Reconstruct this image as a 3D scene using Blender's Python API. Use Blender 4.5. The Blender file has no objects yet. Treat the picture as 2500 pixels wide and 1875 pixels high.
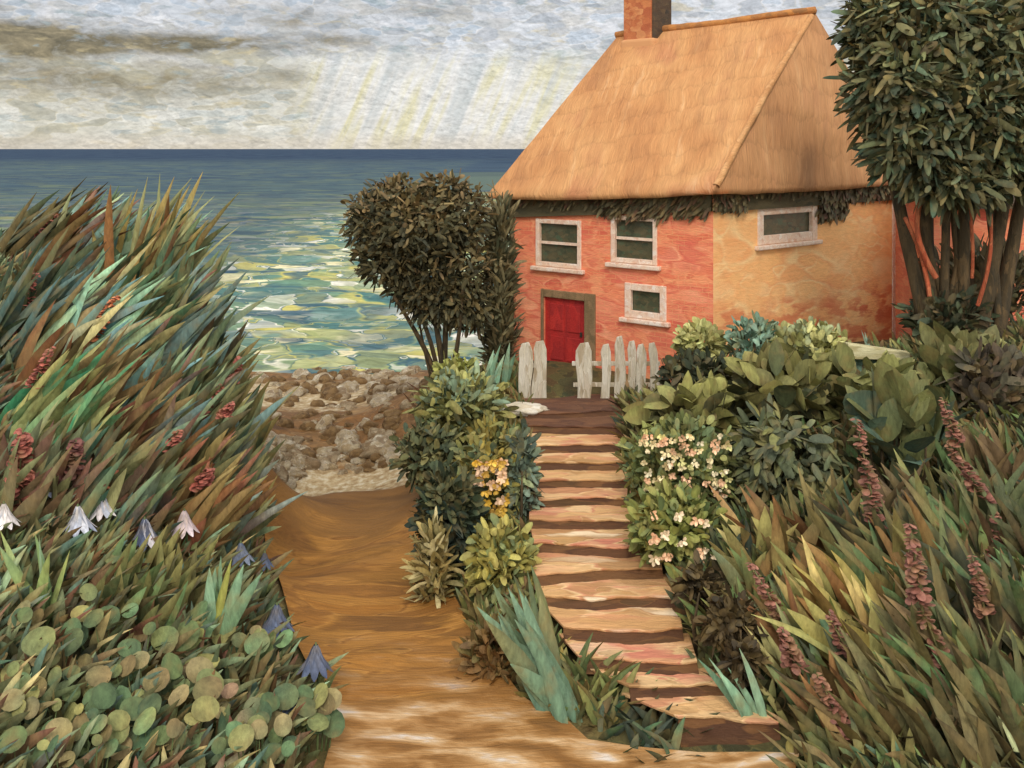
import bpy, bmesh, math, random
import numpy as np
from mathutils import Vector, noise as mnoise

random.seed(7)
rng = np.random.default_rng(11)
SC = bpy.context.scene
COL = SC.collection
R = math.radians

# ------------------------------------------------------------------ camera
H = 8.5                       # camera height over the sea (z = 0)
HOR = 148.0                   # picture row of the horizon
F = 1000.0
cam = bpy.data.cameras.new('camera')
camo = bpy.data.objects.new('camera', cam)
COL.objects.link(camo)
cam.sensor_width = 36.0
cam.lens = 36.0 * F / 1024.0
cam.shift_y = -(384.0 - HOR) / 1024.0
cam.clip_start = 0.1
cam.clip_end = 9000
camo.location = (0, 0, H)
camo.rotation_euler = (R(90), 0, 0)
SC.camera = camo

# ------------------------------------------------------------------ colour helpers
def lin(c, k=1.0):
    out = []
    for v in c[:3]:
        v = v / 255.0
        v = v / 12.92 if v <= 0.04045 else ((v + 0.055) / 1.055) ** 2.4
        out.append(min(v * k, 0.95))
    return out
def rgba(c, k=1.0):
    return lin(c, k) + [1.0]

# ------------------------------------------------------------------ node helper
class NT:
    def __init__(s, tree):
        s.t = tree; s.n = tree.nodes; s.l = tree.links
    def new(s, typ, **kw):
        nd = s.n.new(typ)
        for k, v in kw.items():
            setattr(nd, k, v)
        return nd
    def put(s, sock, val):
        if hasattr(val, 'is_linked') or isinstance(val, bpy.types.NodeSocket):
            s.l.new(val, sock)
        else:
            sock.default_value = val
    def math(s, op, a, b=None, c=None, clamp=False):
        nd = s.new('ShaderNodeMath', operation=op); nd.use_clamp = clamp
        s.put(nd.inputs[0], a)
        if b is not None: s.put(nd.inputs[1], b)
        if c is not None: s.put(nd.inputs[2], c)
        return nd.outputs[0]
    def vmath(s, op, a, b=None):
        nd = s.new('ShaderNodeVectorMath', operation=op)
        s.put(nd.inputs[0], a)
        if b is not None: s.put(nd.inputs[1], b)
        return nd.outputs[0]
    def mapping(s, vec, loc=(0, 0, 0), rot=(0, 0, 0), sc=(1, 1, 1)):
        nd = s.new('ShaderNodeMapping')
        s.l.new(vec, nd.inputs[0])
        nd.inputs[1].default_value = loc; nd.inputs[2].default_value = rot; nd.inputs[3].default_value = sc
        return nd.outputs[0]
    def noise(s, vec, scale, detail=3, rough=0.55, dist=0.0):
        nd = s.new('ShaderNodeTexNoise')
        s.l.new(vec, nd.inputs['Vector'])
        nd.inputs['Scale'].default_value = scale; nd.inputs['Detail'].default_value = detail
        nd.inputs['Roughness'].default_value = rough; nd.inputs['Distortion'].default_value = dist
        return nd
    def ramp(s, fac, stops, interp='LINEAR'):
        nd = s.new('ShaderNodeValToRGB'); cr = nd.color_ramp; cr.interpolation = interp
        while len(cr.elements) < len(stops): cr.elements.new(0.5)
        for e, (p, c) in zip(cr.elements, stops):
            e.position = p; e.color = c
        s.put(nd.inputs[0], fac)
        return nd.outputs[0]
    def mix(s, fac, a, b, blend='MIX'):
        nd = s.new('ShaderNodeMix', data_type='RGBA', blend_type=blend)
        s.put(nd.inputs[0], fac); s.put(nd.inputs[6], a); s.put(nd.inputs[7], b)
        return nd.outputs[2]
    def maprange(s, v, a, b, c=0.0, d=1.0, smooth=True):
        nd = s.new('ShaderNodeMapRange')
        if smooth: nd.interpolation_type = 'SMOOTHSTEP'
        s.put(nd.inputs[0], v)
        for i, x in zip((1, 2, 3, 4), (a, b, c, d)): nd.inputs[i].default_value = x
        return nd.outputs[0]

def distorted(nt, vec, amt, scale):
    n = nt.noise(vec, scale, 2)
    d = nt.vmath('SUBTRACT', n.outputs['Color'], (0.5, 0.5, 0.5))
    sc = nt.new('ShaderNodeVectorMath', operation='SCALE')
    nt.l.new(d, sc.inputs[0]); sc.inputs['Scale'].default_value = amt
    return nt.vmath('ADD', vec, sc.outputs[0])

def strokes(nt, vec, pal, k=1.0, sc=(1, 1, 1), rot=(0, 0, 0), dist=0.5, smooth=0.25, seed=0.0):
    """colour patches shaped like brush strokes, from a palette"""
    v = nt.mapping(vec, (seed, seed * .7, seed * 1.3), rot, (1, 1, 1))
    v = nt.mapping(v, sc=sc)
    v = distorted(nt, v, dist, 1.3)
    vo = nt.new('ShaderNodeTexVoronoi', feature='SMOOTH_F1')
    nt.l.new(v, vo.inputs['Vector']); vo.inputs['Scale'].default_value = 1.0
    vo.inputs['Smoothness'].default_value = smooth
    sep = nt.new('ShaderNodeSeparateColor'); nt.l.new(vo.outputs['Color'], sep.inputs[0])
    f = nt.maprange(sep.outputs[0], 0.08, 0.92, 0, 1, False)
    n = len(pal)
    return nt.ramp(f, [(i / max(1, n - 1), rgba(c, k)) for i, c in enumerate(pal)]), vo.outputs['Distance'], v

def paint_mat(name, pal, pal2=None, coord='Object', sc=(1, 1, 1), rot=(0, 0, 0), k=1.0, rough=0.75, bump=0.25,
              dist=0.6, m2=0.45, bristle=(1, 6, 6), contrast=0.22, spec=0.25, bscale=1.0, extra=None, smooth=.25, bd=.02):
    m = bpy.data.materials.new(name); m.use_nodes = True
    nt = NT(m.node_tree); nt.n.clear()
    out = nt.new('ShaderNodeOutputMaterial'); bs = nt.new('ShaderNodeBsdfPrincipled')
    nt.l.new(bs.outputs[0], out.inputs[0])
    tc = nt.new('ShaderNodeTexCoord'); vec = tc.outputs[coord]
    c1, d1, v = strokes(nt, vec, pal, k, sc, rot, dist, smooth)
    c2, d2, _ = strokes(nt, vec, pal2 or pal[::-1], k, tuple(s * 1.9 for s in sc), rot, dist, smooth, 3.7)
    n2 = nt.noise(v, 0.6, 2)
    c = nt.mix(nt.maprange(n2.outputs[0], 0.5 - m2 * .3, 0.5 + m2 * .3), c1, c2)
    br = nt.noise(nt.mapping(v, sc=bristle), 3.0 * bscale, 4, 0.65)
    g = nt.maprange(br.outputs[0], 0.28, 0.72, 1 - contrast, 1 + contrast, False)
    cc = nt.new('ShaderNodeCombineXYZ')
    for i in range(3): nt.l.new(g, cc.inputs[i])
    c = nt.mix(1.0, c, cc.outputs[0], 'MULTIPLY')
    if extra: c = extra(nt, tc, c)
    nt.l.new(c, bs.inputs['Base Color'])
    bs.inputs['Roughness'].default_value = rough
    bs.inputs['Specular IOR Level'].default_value = spec
    hgt = nt.math('ADD', br.outputs[0], nt.math('MULTIPLY', d1, 0.8))
    fine = nt.noise(vec, 26 * bscale, 2)
    hgt = nt.math('ADD', hgt, nt.math('MULTIPLY', fine.outputs[0], 0.35))
    b = nt.new('ShaderNodeBump'); b.inputs['Strength'].default_value = bump; b.inputs['Distance'].default_value = bd * 4
    nt.l.new(hgt, b.inputs['Height']); nt.l.new(b.outputs[0], bs.inputs['Normal'])
    return m

def leaf_mat(name, rough=0.6, k=1.0, bump=0.35, scale=9.0):
    m = bpy.data.materials.new(name); m.use_nodes = True
    nt = NT(m.node_tree); nt.n.clear()
    out = nt.new('ShaderNodeOutputMaterial'); bs = nt.new('ShaderNodeBsdfPrincipled')
    nt.l.new(bs.outputs[0], out.inputs[0])
    at = nt.new('ShaderNodeAttribute'); at.attribute_name = 'Col'
    tc = nt.new('ShaderNodeTexCoord')
    n1 = nt.noise(nt.mapping(tc.outputs['Object'], sc=(1.6, 1.6, .5)), scale, 4, .65)
    g = nt.maprange(n1.outputs[0], .28, .72, .68 * k, 1.36 * k, False)
    cc = nt.new('ShaderNodeCombineXYZ')
    for i in range(3): nt.l.new(g, cc.inputs[i])
    c = nt.mix(1.0, at.outputs['Color'], cc.outputs[0], 'MULTIPLY')
    n2 = nt.noise(tc.outputs['Object'], 3.3, 2)
    c = nt.mix(nt.maprange(n2.outputs[0], .45, .75, 0, .5), c, rgba((140, 116, 68)))
    nt.l.new(c, bs.inputs['Base Color'])
    bs.inputs['Roughness'].default_value = rough
    bs.inputs['Specular IOR Level'].default_value = .3
    b = nt.new('ShaderNodeBump'); b.inputs['Strength'].default_value = bump; b.inputs['Distance'].default_value = .06
    nt.l.new(n1.outputs[0], b.inputs['Height']); nt.l.new(b.outputs[0], bs.inputs['Normal'])
    return m

# ------------------------------------------------------------------ world: Nishita sky under broken, brushed cloud
SUN = Vector((0.02, -0.76, 0.66)).normalized()       # towards the sun
sun_el = math.asin(SUN.z)
sun_az = math.atan2(SUN.x, SUN.y)
world = bpy.data.worlds.new('World'); SC.world = world
world.use_nodes = True
wt = NT(world.node_tree); wt.n.clear()
wo = wt.new('ShaderNodeOutputWorld'); wb = wt.new('ShaderNodeBackground'); wt.l.new(wb.outputs[0], wo.inputs[0])
sky = wt.new('ShaderNodeTexSky', sky_type='NISHITA'); sky.sun_disc = False
sky.sun_elevation = sun_el; sky.sun_rotation = sun_az
sky.air_density = 1.2; sky.dust_density = 2.0
tc = wt.new('ShaderNodeTexCoord'); G = tc.outputs['Generated']
sx = wt.new('ShaderNodeSeparateXYZ'); wt.l.new(G, sx.inputs[0])
el = sx.outputs[2]
X = sx.outputs[0]
def gauss(cx, cz, wx, wz):
    a = wt.math('DIVIDE', wt.math('SUBTRACT', X, cx), wx)
    b = wt.math('DIVIDE', wt.math('SUBTRACT', el, cz), wz)
    r = wt.math('ADD', wt.math('MULTIPLY', a, a), wt.math('MULTIPLY', b, b))
    return wt.math('POWER', 2.718, wt.math('MULTIPLY', r, -1.0))
vc = distorted(wt, wt.mapping(G, sc=(11, 11, 30)), 1.4, .8)
cn = wt.noise(vc, 1.0, 6, .62, .4).outputs[0]
cn2 = wt.noise(wt.mapping(G, (3, 1, 2), sc=(24, 24, 60)), 1.0, 5, .65, .8).outputs[0]
def fr(px): return (px - 512) / F          # azimuth and elevation of a piece of cloud
def fz(py): return (HOR - py) / F
cream = wt.ramp(cn, [(0.18, rgba((164, 158, 136))), (.38, rgba((204, 199, 176))), (.55, rgba((222, 220, 206))), (.78, rgba((236, 236, 232)))])
lav = wt.ramp(cn2, [(0.2, rgba((150, 160, 176))), (.42, rgba((192, 200, 214))), (.60, rgba((218, 221, 232))), (.8, rgba((240, 240, 245)))])
brown = wt.ramp(cn2, [(0.25, rgba((84, 78, 62))), (.5, rgba((124, 114, 92))), (.75, rgba((164, 150, 120)))])
# high lavender cloud
m_top = wt.maprange(wt.math('ADD', el, wt.math('MULTIPLY', wt.math('SUBTRACT', cn, .5), .10)), .070, .105)
m_topc = wt.math('MAXIMUM', m_top, wt.math('MULTIPLY', gauss(fr(480), fz(45), .16, .075), 1.1), clamp=True)
c = wt.mix(m_topc, cream, lav)
dv = distorted(wt, wt.mapping(G, rot=(0, R(12), 0), sc=(58, 58, 150)), 1.6, .5)
dvo = wt.new('ShaderNodeTexVoronoi', feature='SMOOTH_F1'); wt.l.new(dv, dvo.inputs['Vector']); dvo.inputs['Scale'].default_value = 1.0; dvo.inputs['Smoothness'].default_value = .4
dse = wt.new('ShaderNodeSeparateColor'); wt.l.new(dvo.outputs['Color'], dse.inputs[0])
dab = wt.ramp(dse.outputs[0], [(.1, rgba((150, 152, 146))), (.35, rgba((206, 196, 168))), (.5, rgba((218, 218, 216))), (.7, rgba((234, 232, 226))), (.9, rgba((176, 190, 198)))])
c = wt.mix(.42, c, dab)
# brown grey bands
def addm(cx, cy, wx, wz, k):
    return wt.math('MULTIPLY', gauss(fr(cx), fz(cy), wx / F, wz / F), k)
bm = addm(85, 52, 75, 15, 2.2)
for a in ((215, 50, 90, 11, 1.5), (290, 22, 60, 12, .9), (330, 42, 60, 8, .9), (150, 84, 140, 20, 1.0), (20, 20, 50, 10, .9), (40, 76, 60, 12, 1.0), (430, 12, 60, 8, .5), (350, 96, 40, 9, .6), (300, 78, 50, 10, .7), (60, 6, 70, 10, .7), (120, 112, 60, 8, .25), (35, 146, 60, 5, .7)):
    bm = wt.math('MAXIMUM', bm, addm(*a))
bm = wt.math('MULTIPLY', bm, wt.maprange(wt.math('MULTIPLY_ADD', cn2, .5, wt.math('MULTIPLY', cn, .5)), .36, .60, .2, 1.05), clamp=True)
c = wt.mix(bm, c, brown)
# blue grey flecks
v3 = distorted(wt, wt.mapping(G, (7, 0, 4), sc=(34, 34, 110)), .9, .8)
fl = wt.noise(v3, 1.0, 3, .5).outputs[0]
c = wt.mix(wt.maprange(fl, .60, .70, 0, .55), c, rgba((152, 168, 172)))
c = wt.mix(wt.maprange(fl, .28, .40, .45, 0), c, rgba((214, 196, 150)))
# slanting shafts of light
vr = wt.mapping(wt.mapping(G, rot=(0, R(-24), 0)), sc=(40, 1, 4.0))
ry = wt.noise(vr, 1.0, 3, .6).outputs[0]
rc = wt.ramp(ry, [(0.28, rgba((176, 184, 184))), (.40, rgba((208, 211, 210))), (.50, rgba((238, 235, 230))), (.60, rgba((228, 220, 176))), (.70, rgba((206, 207, 200)))])
rm = wt.math('MULTIPLY', wt.maprange(X, fr(285), fr(345)), wt.maprange(el, fz(75), fz(40), 1, 0))
rm = wt.math('MULTIPLY', rm, wt.maprange(X, fr(520), fr(640), 1, 0))
c = wt.mix(wt.math('MULTIPLY', rm, .8), c, rc)
# pale pink bank along the horizon
c = wt.mix(wt.math('MULTIPLY', wt.maprange(el, fz(146), fz(128), 1, 0), .7), c, rgba((216, 206, 190)))
# brush relief: its light and shade embossed into the sky colour
imp = wt.noise(wt.mapping(G, sc=(90, 90, 150)), 1.0, 4, .7, .6).outputs[0]
ev = distorted(wt, wt.mapping(G, rot=(0, R(20), 0), sc=(120, 120, 230)), 1.2, .5)
e1 = wt.noise(ev, 1.0, 4, .6).outputs[0]; e2 = wt.noise(wt.mapping(ev, (.22, 0, .30)), 1.0, 4, .6).outputs[0]
emb = wt.math('MULTIPLY', wt.math('SUBTRACT', e1, e2), wt.maprange(cn, .3, .6, .3, .95))
ig = wt.math('ADD', wt.maprange(imp, .25, .75, .80, 1.14, False), emb)
cx = wt.new('ShaderNodeCombineXYZ')
for i in range(3): wt.l.new(ig, cx.inputs[i])
c = wt.mix(1.0, c, cx.outputs[0], 'MULTIPLY')
dt = wt.new('ShaderNodeVectorMath', operation='DOT_PRODUCT'); wt.l.new(G, dt.inputs[0]); dt.inputs[1].default_value = SUN
fill_glow = wt.maprange(dt.outputs['Value'], -.35, .95, 1.0, 2.5)  # unseen sky around the sun brightened, added to fill the front walls
cg = wt.new('ShaderNodeVectorMath', operation='SCALE'); wt.l.new(c, cg.inputs[0]); wt.l.new(fill_glow, cg.inputs['Scale']); c = cg.outputs[0]
c10 = wt.new('ShaderNodeVectorMath', operation='SCALE'); wt.l.new(c, c10.inputs[0]); c10.inputs['Scale'].default_value = 10.1
fin = wt.mix(.94, sky.outputs[0], c10.outputs[0])
wt.l.new(fin, wb.inputs[0]); wb.inputs[1].default_value = 0.1

# ------------------------------------------------------------------ sun and exposure
sl = bpy.data.lights.new('sun', 'SUN'); sl.energy = 1.3; sl.angle = R(14); sl.color = (1.0, .95, .87)
so = bpy.data.objects.new('sun', sl); COL.objects.link(so)
so.rotation_euler = SUN.to_track_quat('Z', 'Y').to_euler(); so.location = (-20, -20, 40)
SC.view_settings.view_transform = 'Standard'; SC.view_settings.look = 'None'
SC.view_settings.exposure = 0.12; SC.view_settings.gamma = 1.0

# ------------------------------------------------------------------ object helpers
ORG = {}
def tag(o, label=None, cat=None, group=None, kind=None):
    if label: o['label'] = label
    if cat: o['category'] = cat
    if group: o['group'] = group
    if kind: o['kind'] = kind
    return o
def thing(name, loc, label, cat, group=None):
    o = bpy.data.objects.new(name, None); COL.objects.link(o)
    o.location = loc; o.empty_display_size = .2
    ORG[o.name] = np.array(loc, float)
    return tag(o, label, cat, group)
def mobj(name, V, Fc, mat, parent=None, cols=None, uvs=None, smooth=False, origin=None):
    V = np.asarray(V, float).reshape(-1, 3)
    if parent is not None: org = ORG[parent.name]
    elif origin is not None: org = np.array(origin, float)
    else: org = np.zeros(3)
    me = bpy.data.meshes.new(name)
    if isinstance(Fc, np.ndarray):
        nf, k = Fc.shape
        me.vertices.add(len(V)); me.vertices.foreach_set('co', (V - org).astype(np.float32).ravel())
        me.loops.add(nf * k); me.loops.foreach_set('vertex_index', Fc.astype(np.int32).ravel())
        me.polygons.add(nf)
        me.polygons.foreach_set('loop_start', np.arange(0, nf * k, k, dtype=np.int32))
        me.polygons.foreach_set('loop_total', np.full(nf, k, dtype=np.int32))
        me.update(calc_edges=True)
    else:
        me.from_pydata((V - org).tolist(), [], Fc)
    if cols is not None:
        a = me.color_attributes.new('Col', 'FLOAT_COLOR', 'POINT')
        cc = np.ones((len(V), 4), np.float32); cc[:, :3] = cols
        a.data.foreach_set('color', cc.ravel())
    if uvs is not None:
        u = me.uv_layers.new(name='UVMap')
        u.data.foreach_set('uv', np.asarray(uvs, np.float32).ravel())
    if smooth: me.polygons.foreach_set('use_smooth', np.ones(len(me.polygons), bool))
    me.materials.append(mat); me.validate(); me.update()
    o = bpy.data.objects.new(name, me); COL.objects.link(o)
    if parent is not None:
        o.parent = parent; ORG[o.name] = org
    else:
        o.location = org; ORG[o.name] = org
    return o

class Acc:
    """collects pieces of one mesh"""
    def __init__(s): s.V = []; s.F = []; s.C = []; s.n = 0
    def add(s, V, Fc, C=None):
        V = np.asarray(V, float).reshape(-1, 3); s.V.append(V); s.F.append(np.asarray(Fc, int) + s.n)
        if C is None: C = np.full((len(V), 3), .3)
        C = np.asarray(C, float)
        if C.ndim == 1: C = np.tile(C, (len(V), 1))
        s.C.append(C); s.n += len(V)
    def build(s, name, mat, parent=None, smooth=False, origin=None):
        return mobj(name, np.vstack(s.V), np.vstack(s.F), mat, parent, np.vstack(s.C), None, smooth, origin)

def unit(a):
    return a / np.maximum(np.linalg.norm(a, axis=-1, keepdims=True), 1e-9)

PROF = {
    'blade': ([0, .12, .35, .6, .82, 1], [.45, .8, 1.0, .85, .5, .03]),
    'dab':   ([0, .15, .4, .7, .9, 1], [.25, .75, 1.0, .95, .6, .12]),
    'broad': ([0, .1, .3, .55, .8, 1], [.12, .6, .98, 1.0, .62, .02]),
    'round': ([0, .07, .25, .5, .75, .93, 1], [.3, .58, .9, 1.0, .88, .52, .22]),
}
def strips(P0, D, S, W, B, cA, cB, prof='dab', fold=.15):
    """N curved leaf shaped strips, three verts across"""
    T, Wp = PROF[prof]; T = np.array(T); Wp = np.array(Wp); N = len(P0); r = len(T)
    S = unit(S - D * (np.sum(S * D, 1) / np.maximum(np.sum(D * D, 1), 1e-9))[:, None])
    Nn = unit(np.cross(D, S))
    ctr = P0[:, None] + D[:, None] * T[None, :, None] + B[:, None] * (T ** 2)[None, :, None]
    w = W[:, None] * Wp[None] * .5
    V = np.empty((N, r, 3, 3))
    for j, s in enumerate((-1, 0, 1)):
        V[:, :, j] = ctr + S[:, None] * (w * s)[..., None] + Nn[:, None] * (w * fold * (abs(s)))[..., None]
    C = cA[:, None] * (1 - T)[None, :, None] + cB[:, None] * T[None, :, None]
    C = np.repeat(C[:, :, None], 3, 2)
    C = C * (np.array([1.0, 1.16, .9])[None, None, :, None] + rng.normal(0, .07, (N, 1, 3, 1)))
    idx = np.arange(N * r * 3).reshape(N, r, 3)
    a = idx[:, :-1, :-1]; b = idx[:, :-1, 1:]; c = idx[:, 1:, 1:]; d = idx[:, 1:, :-1]
    Fc = np.stack([a, b, c, d], -1).reshape(-1, 4)
    return V.reshape(-1, 3), Fc, C.reshape(-1, 3)

def pick(pal, n, k=1.0, jit=.12):
    P = np.array([lin(c, k) for c in pal])
    i = rng.integers(0, len(P), n)
    return P[i] * (1 + rng.normal(0, jit, (n, 1)))

def pickn(pal, P0, k=1.0, sc=1.0, jit=.10, loose=.45):
    P_ = np.array([lin(c, k) for c in pal]); n = len(P0)
    f = np.array([mnoise.noise(Vector((p[0] * sc, p[1] * sc + 7, p[2] * sc * .7))) for p in P0])
    i = ((f * 1.5 + .5 + rng.normal(0, loose * .35, n)) * len(pal)).astype(int) % len(pal)
    return P_[i] * (1 + rng.normal(0, jit, (n, 1)))

def tube(acc, pts, rad, col=(.2, .15, .1), sides=7, wob=0.0):
    pts = np.array(pts, float); n = len(pts)
    rad = np.broadcast_to(np.array(rad, float), (n,))
    tang = unit(np.gradient(pts, axis=0))
    ref = np.array([0.3, 1, .1]); a = unit(np.cross(tang, ref)); b = unit(np.cross(tang, a))
    th = np.linspace(0, 2 * np.pi, sides, endpoint=False)
    rr = rad[:, None] * (1 + wob * rng.normal(0, 1, (n, sides)))
    V = pts[:, None] + a[:, None] * (np.cos(th)[None, :, None] * rr[..., None]) + b[:, None] * (np.sin(th)[None, :, None] * rr[..., None])
    idx = np.arange(n * sides).reshape(n, sides)
    q = np.stack([idx[:-1], np.roll(idx[:-1], -1, 1), np.roll(idx[1:], -1, 1), idx[1:]], -1).reshape(-1, 4)
    V = V.reshape(-1, 3)
    V = np.vstack([V, pts[-1:] + tang[-1:] * rad[-1] * .5])
    tip = len(V) - 1
    cap = np.array([[idx[-1, i], idx[-1, (i + 1) % sides], tip, tip] for i in range(sides)])
    # keep quads only: degenerate caps are folded into narrow quads
    cap = np.array([[idx[-1, i], idx[-1, (i + 1) % sides], idx[-1, (i + 2) % sides], tip] for i in range(0, sides, 2)])
    acc.add(V, np.vstack([q, cap]), col)

def box_vf(x0, x1, y0, y1, z0, z1):
    V = [(x0, y0, z0), (x1, y0, z0), (x1, y1, z0), (x0, y1, z0), (x0, y0, z1), (x1, y0, z1), (x1, y1, z1), (x0, y1, z1)]
    Fc = [(0, 3, 2, 1), (4, 5, 6, 7), (0, 1, 5, 4), (1, 2, 6, 5), (2, 3, 7, 6), (3, 0, 4, 7)]
    return V, Fc

def soft(o, w=.02, seg=2):
    m = o.modifiers.new('bevel', 'BEVEL'); m.width = w; m.segments = seg; m.limit_method = 'ANGLE'; m.angle_limit = R(40)
    return o

# ------------------------------------------------------------------ terrain
PTS = [
 (-1,7,1.0),(0.5,10,.9),(-1.2,12.5,.85),(-2,15,.85),(-3,18,.82),(-3.6,20,.8),(-4,22,.8),(-4.5,26,.72),(-5,30,.62),(-4,34,.4),(-9,34,.35),(0,37,.3),
 (-10,38,-.05),(-4,38,-.05),(0,40,-.2),(-10,46,-2),(0,47,-2),(10,47,-1.5),(-26,44,-2),(20,46,-1),(-14,60,-4),(14,60,-4),(-40,60,-4),(40,60,-4),
 (-1.2,25,2.3),(0.3,23,2.5),(3,23.2,2.5),(4.6,23,2.6),(0,28,2.5),(5,27,2.5),(12,30,2.7),(4,34,2.3),(10,36,2.2),(-1.4,28,2.2),(-1,32,1.5),
 (1.3,22.3,2.28),(1.25,20,1.85),(1.25,18.5,1.6),(1.5,16.9,1.35),(1.7,14.8,1.0),(2.6,13.5,.78),
 (-.5,21,2.0),(-.2,19.5,1.75),(0.05,18,1.45),(.3,16,1.15),(.6,14.6,.95),(-2.1,22,.9),(-1.3,18,.86),(-.65,15.5,.85),(.1,13.8,.85),(-2.2,24.5,1.1),
 (2.7,22,2.45),(2.5,20,2.15),(2.45,18,1.85),(2.9,16,1.5),(3.3,14.5,1.15),(3.9,13.3,.95),
 (3.6,12.3,.9),(4.3,15,1.5),(5.2,18,2.2),(6.1,21,2.9),(5,22.3,2.9),(8.8,22.5,3.7),(10.5,23,4.0),(13,26,4.0),(18,26,4.4),(8,25,3.2),
 (6.1,12,1.1),(7.2,14,1.9),(8.7,17,2.7),(10.2,20,3.4),(14,18,3.8),(12,12,2.4),(9,9,1.4),(5,9,.95),
 (-5.8,22,1.0),(-4.7,18.4,.95),(-3.6,15.3,.98),(-2.7,12.9,.98),(-2.6,10,1.05),
 (-4.8,11.5,1.6),(-5.6,13.5,2.4),(-6.8,16,3.2),(-8.0,19,4.9),(-9.2,21,5.7),(-5.7,10,1.8),(-7.2,14,3.1),(-8.9,17,4.6),(-11,21.5,6.2),(-13,24,5.9),
 (-3.7,11.5,1.3),(-4.7,14.5,1.8),(-5.5,18,2.9),(-6.5,21,4.7),(-7.4,21,5.2),(-7.6,22.5,4.4),(-8.5,24.5,2.8),(-8.5,28,1.2),(-12,29,1.6),(-8,31,.65),(-14,34,.3),(-20,26,4),(-20,34,.4),(-16,20,6),(-12,14,5),
]
PA = np.array(PTS, float)
def _rbf():
    n = len(PA); d = np.linalg.norm(PA[:, None, :2] - PA[None, :, :2], axis=2)
    A = np.sqrt(d * d + .25)
    M = np.zeros((n + 1, n + 1)); M[:n, :n] = A + np.eye(n) * .0; M[:n, n] = 1; M[n, :n] = 1
    return np.linalg.solve(M, np.append(PA[:, 2], 0))
RW = _rbf()
def gz_arr(x, y):
    x = np.asarray(x, float).ravel(); y = np.asarray(y, float).ravel()
    out = np.empty(len(x))
    for i in range(0, len(x), 20000):
        d = (x[i:i+20000, None] - PA[None, :, 0]) ** 2 + (y[i:i+20000, None] - PA[None, :, 1]) ** 2
        out[i:i+20000] = np.sqrt(d + .25) @ RW[:-1] + RW[-1]
    return out
def gz(x, y): return float(gz_arr([x], [y])[0])
def P(px, py, y):                     # a point of the place at distance y, seen in this direction
    return Vector(((px - 512) * y / F, y, H - (py - HOR) * y / F))
def hit(px, py, y0=9.0, y1=45.0):     # where that direction meets the ground
    ys = np.linspace(y0, y1, 500); xs = (px - 512) * ys / F
    zr = H - (py - HOR) * ys / F; g = gz_arr(xs, ys)
    k = np.where(zr <= g)[0]
    i = k[0] if len(k) else len(ys) - 1
    return Vector((xs[i], ys[i], g[i]))

M_ground = paint_mat('earth_and_moss', [(62, 58, 34), (96, 88, 48), (52, 60, 38), (112, 96, 54), (84, 66, 38)], sc=(1.6, .9, 1.6), bump=.5, dist=1.2)
M_path = paint_mat('sandy_path', [(150, 98, 38), (166, 114, 50), (132, 86, 36), (178, 130, 70), (146, 100, 42), (120, 80, 36)],
                   [(158, 106, 42), (140, 94, 40), (196, 156, 108), (150, 104, 44)], sc=(.32, 1.15, 1), rot=(0, 0, R(-6)), bump=.45, dist=.9, bristle=(.7, 6, 4), contrast=.28)
def pale_edge(nt, tc, c):
    s = nt.new('ShaderNodeSeparateXYZ'); nt.l.new(tc.outputs['Object'], s.inputs[0])
    n = nt.noise(nt.mapping(tc.outputs['Object'], sc=(.5, 1.6, 1)), 1.2, 3)
    v = nt.math('ADD', s.outputs[1], nt.math('MULTIPLY', nt.math('SUBTRACT', n.outputs[0], .5), 5.5))
    pale = nt.ramp(nt.noise(distorted(nt, nt.mapping(tc.outputs['Object'], sc=(.9, 2.2, 1)), .5, 1.5), 1.3, 3, .5).outputs[0],
                   [(.3, rgba((112, 76, 38))), (.42, rgba((140, 96, 48))), (.52, rgba((174, 130, 80))), (.62, rgba((206, 170, 126))), (.7, rgba((214, 200, 184)))])
    mud = nt.ramp(n.outputs[0], [(.3, rgba((92, 62, 32))), (.6, rgba((124, 86, 42)))])
    c = nt.mix(nt.maprange(v, 18.5, 20.8, 0, .75), c, mud)
    return nt.mix(nt.maprange(v, 15.4, 12.4, 0, .95), c, pale)
M_path2 = paint_mat('sandy_path_worn', [(150, 98, 38), (166, 114, 50), (132, 86, 36), (172, 120, 56), (146, 100, 42), (120, 80, 36)],
                    sc=(.32, 1.15, 1), rot=(0, 0, R(-6)), bump=.5, dist=.9, bristle=(.7, 6, 4), contrast=.28, extra=pale_edge)
def pale_band(nt, tc, c):
    ob = tc.outputs['Object']; s = nt.new('ShaderNodeSeparateXYZ'); nt.l.new(ob, s.inputs[0])
    n = nt.noise(ob, 1.6, 4, .65); y = nt.math('ADD', s.outputs[1], nt.math('MULTIPLY', nt.math('SUBTRACT', n.outputs[0], .5), 3.0))
    m = nt.math('MAXIMUM', nt.math('MULTIPLY', nt.maprange(y, 22.3, 23.2), nt.maprange(y, 25.2, 24.2)), nt.math('MULTIPLY', nt.maprange(y, 29.5, 30.5), nt.maprange(y, 36, 34)))
    n2 = nt.noise(ob, 5.5, 3, .6)
    pale = nt.ramp(n2.outputs[0], [(.32, rgba((150, 120, 78))), (.5, rgba((190, 166, 124))), (.65, rgba((218, 204, 172)))])
    return nt.mix(nt.math('MULTIPLY', m, .8), c, pale)
M_beach = paint_mat('brown_beach', [(112, 76, 38), (134, 96, 52), (96, 66, 38), (158, 124, 80), (88, 60, 34), (124, 84, 38)], sc=(.55, .5, 1), bump=.9, dist=1.2, bristle=(1, 3, 3), contrast=.4, extra=pale_band)

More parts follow.
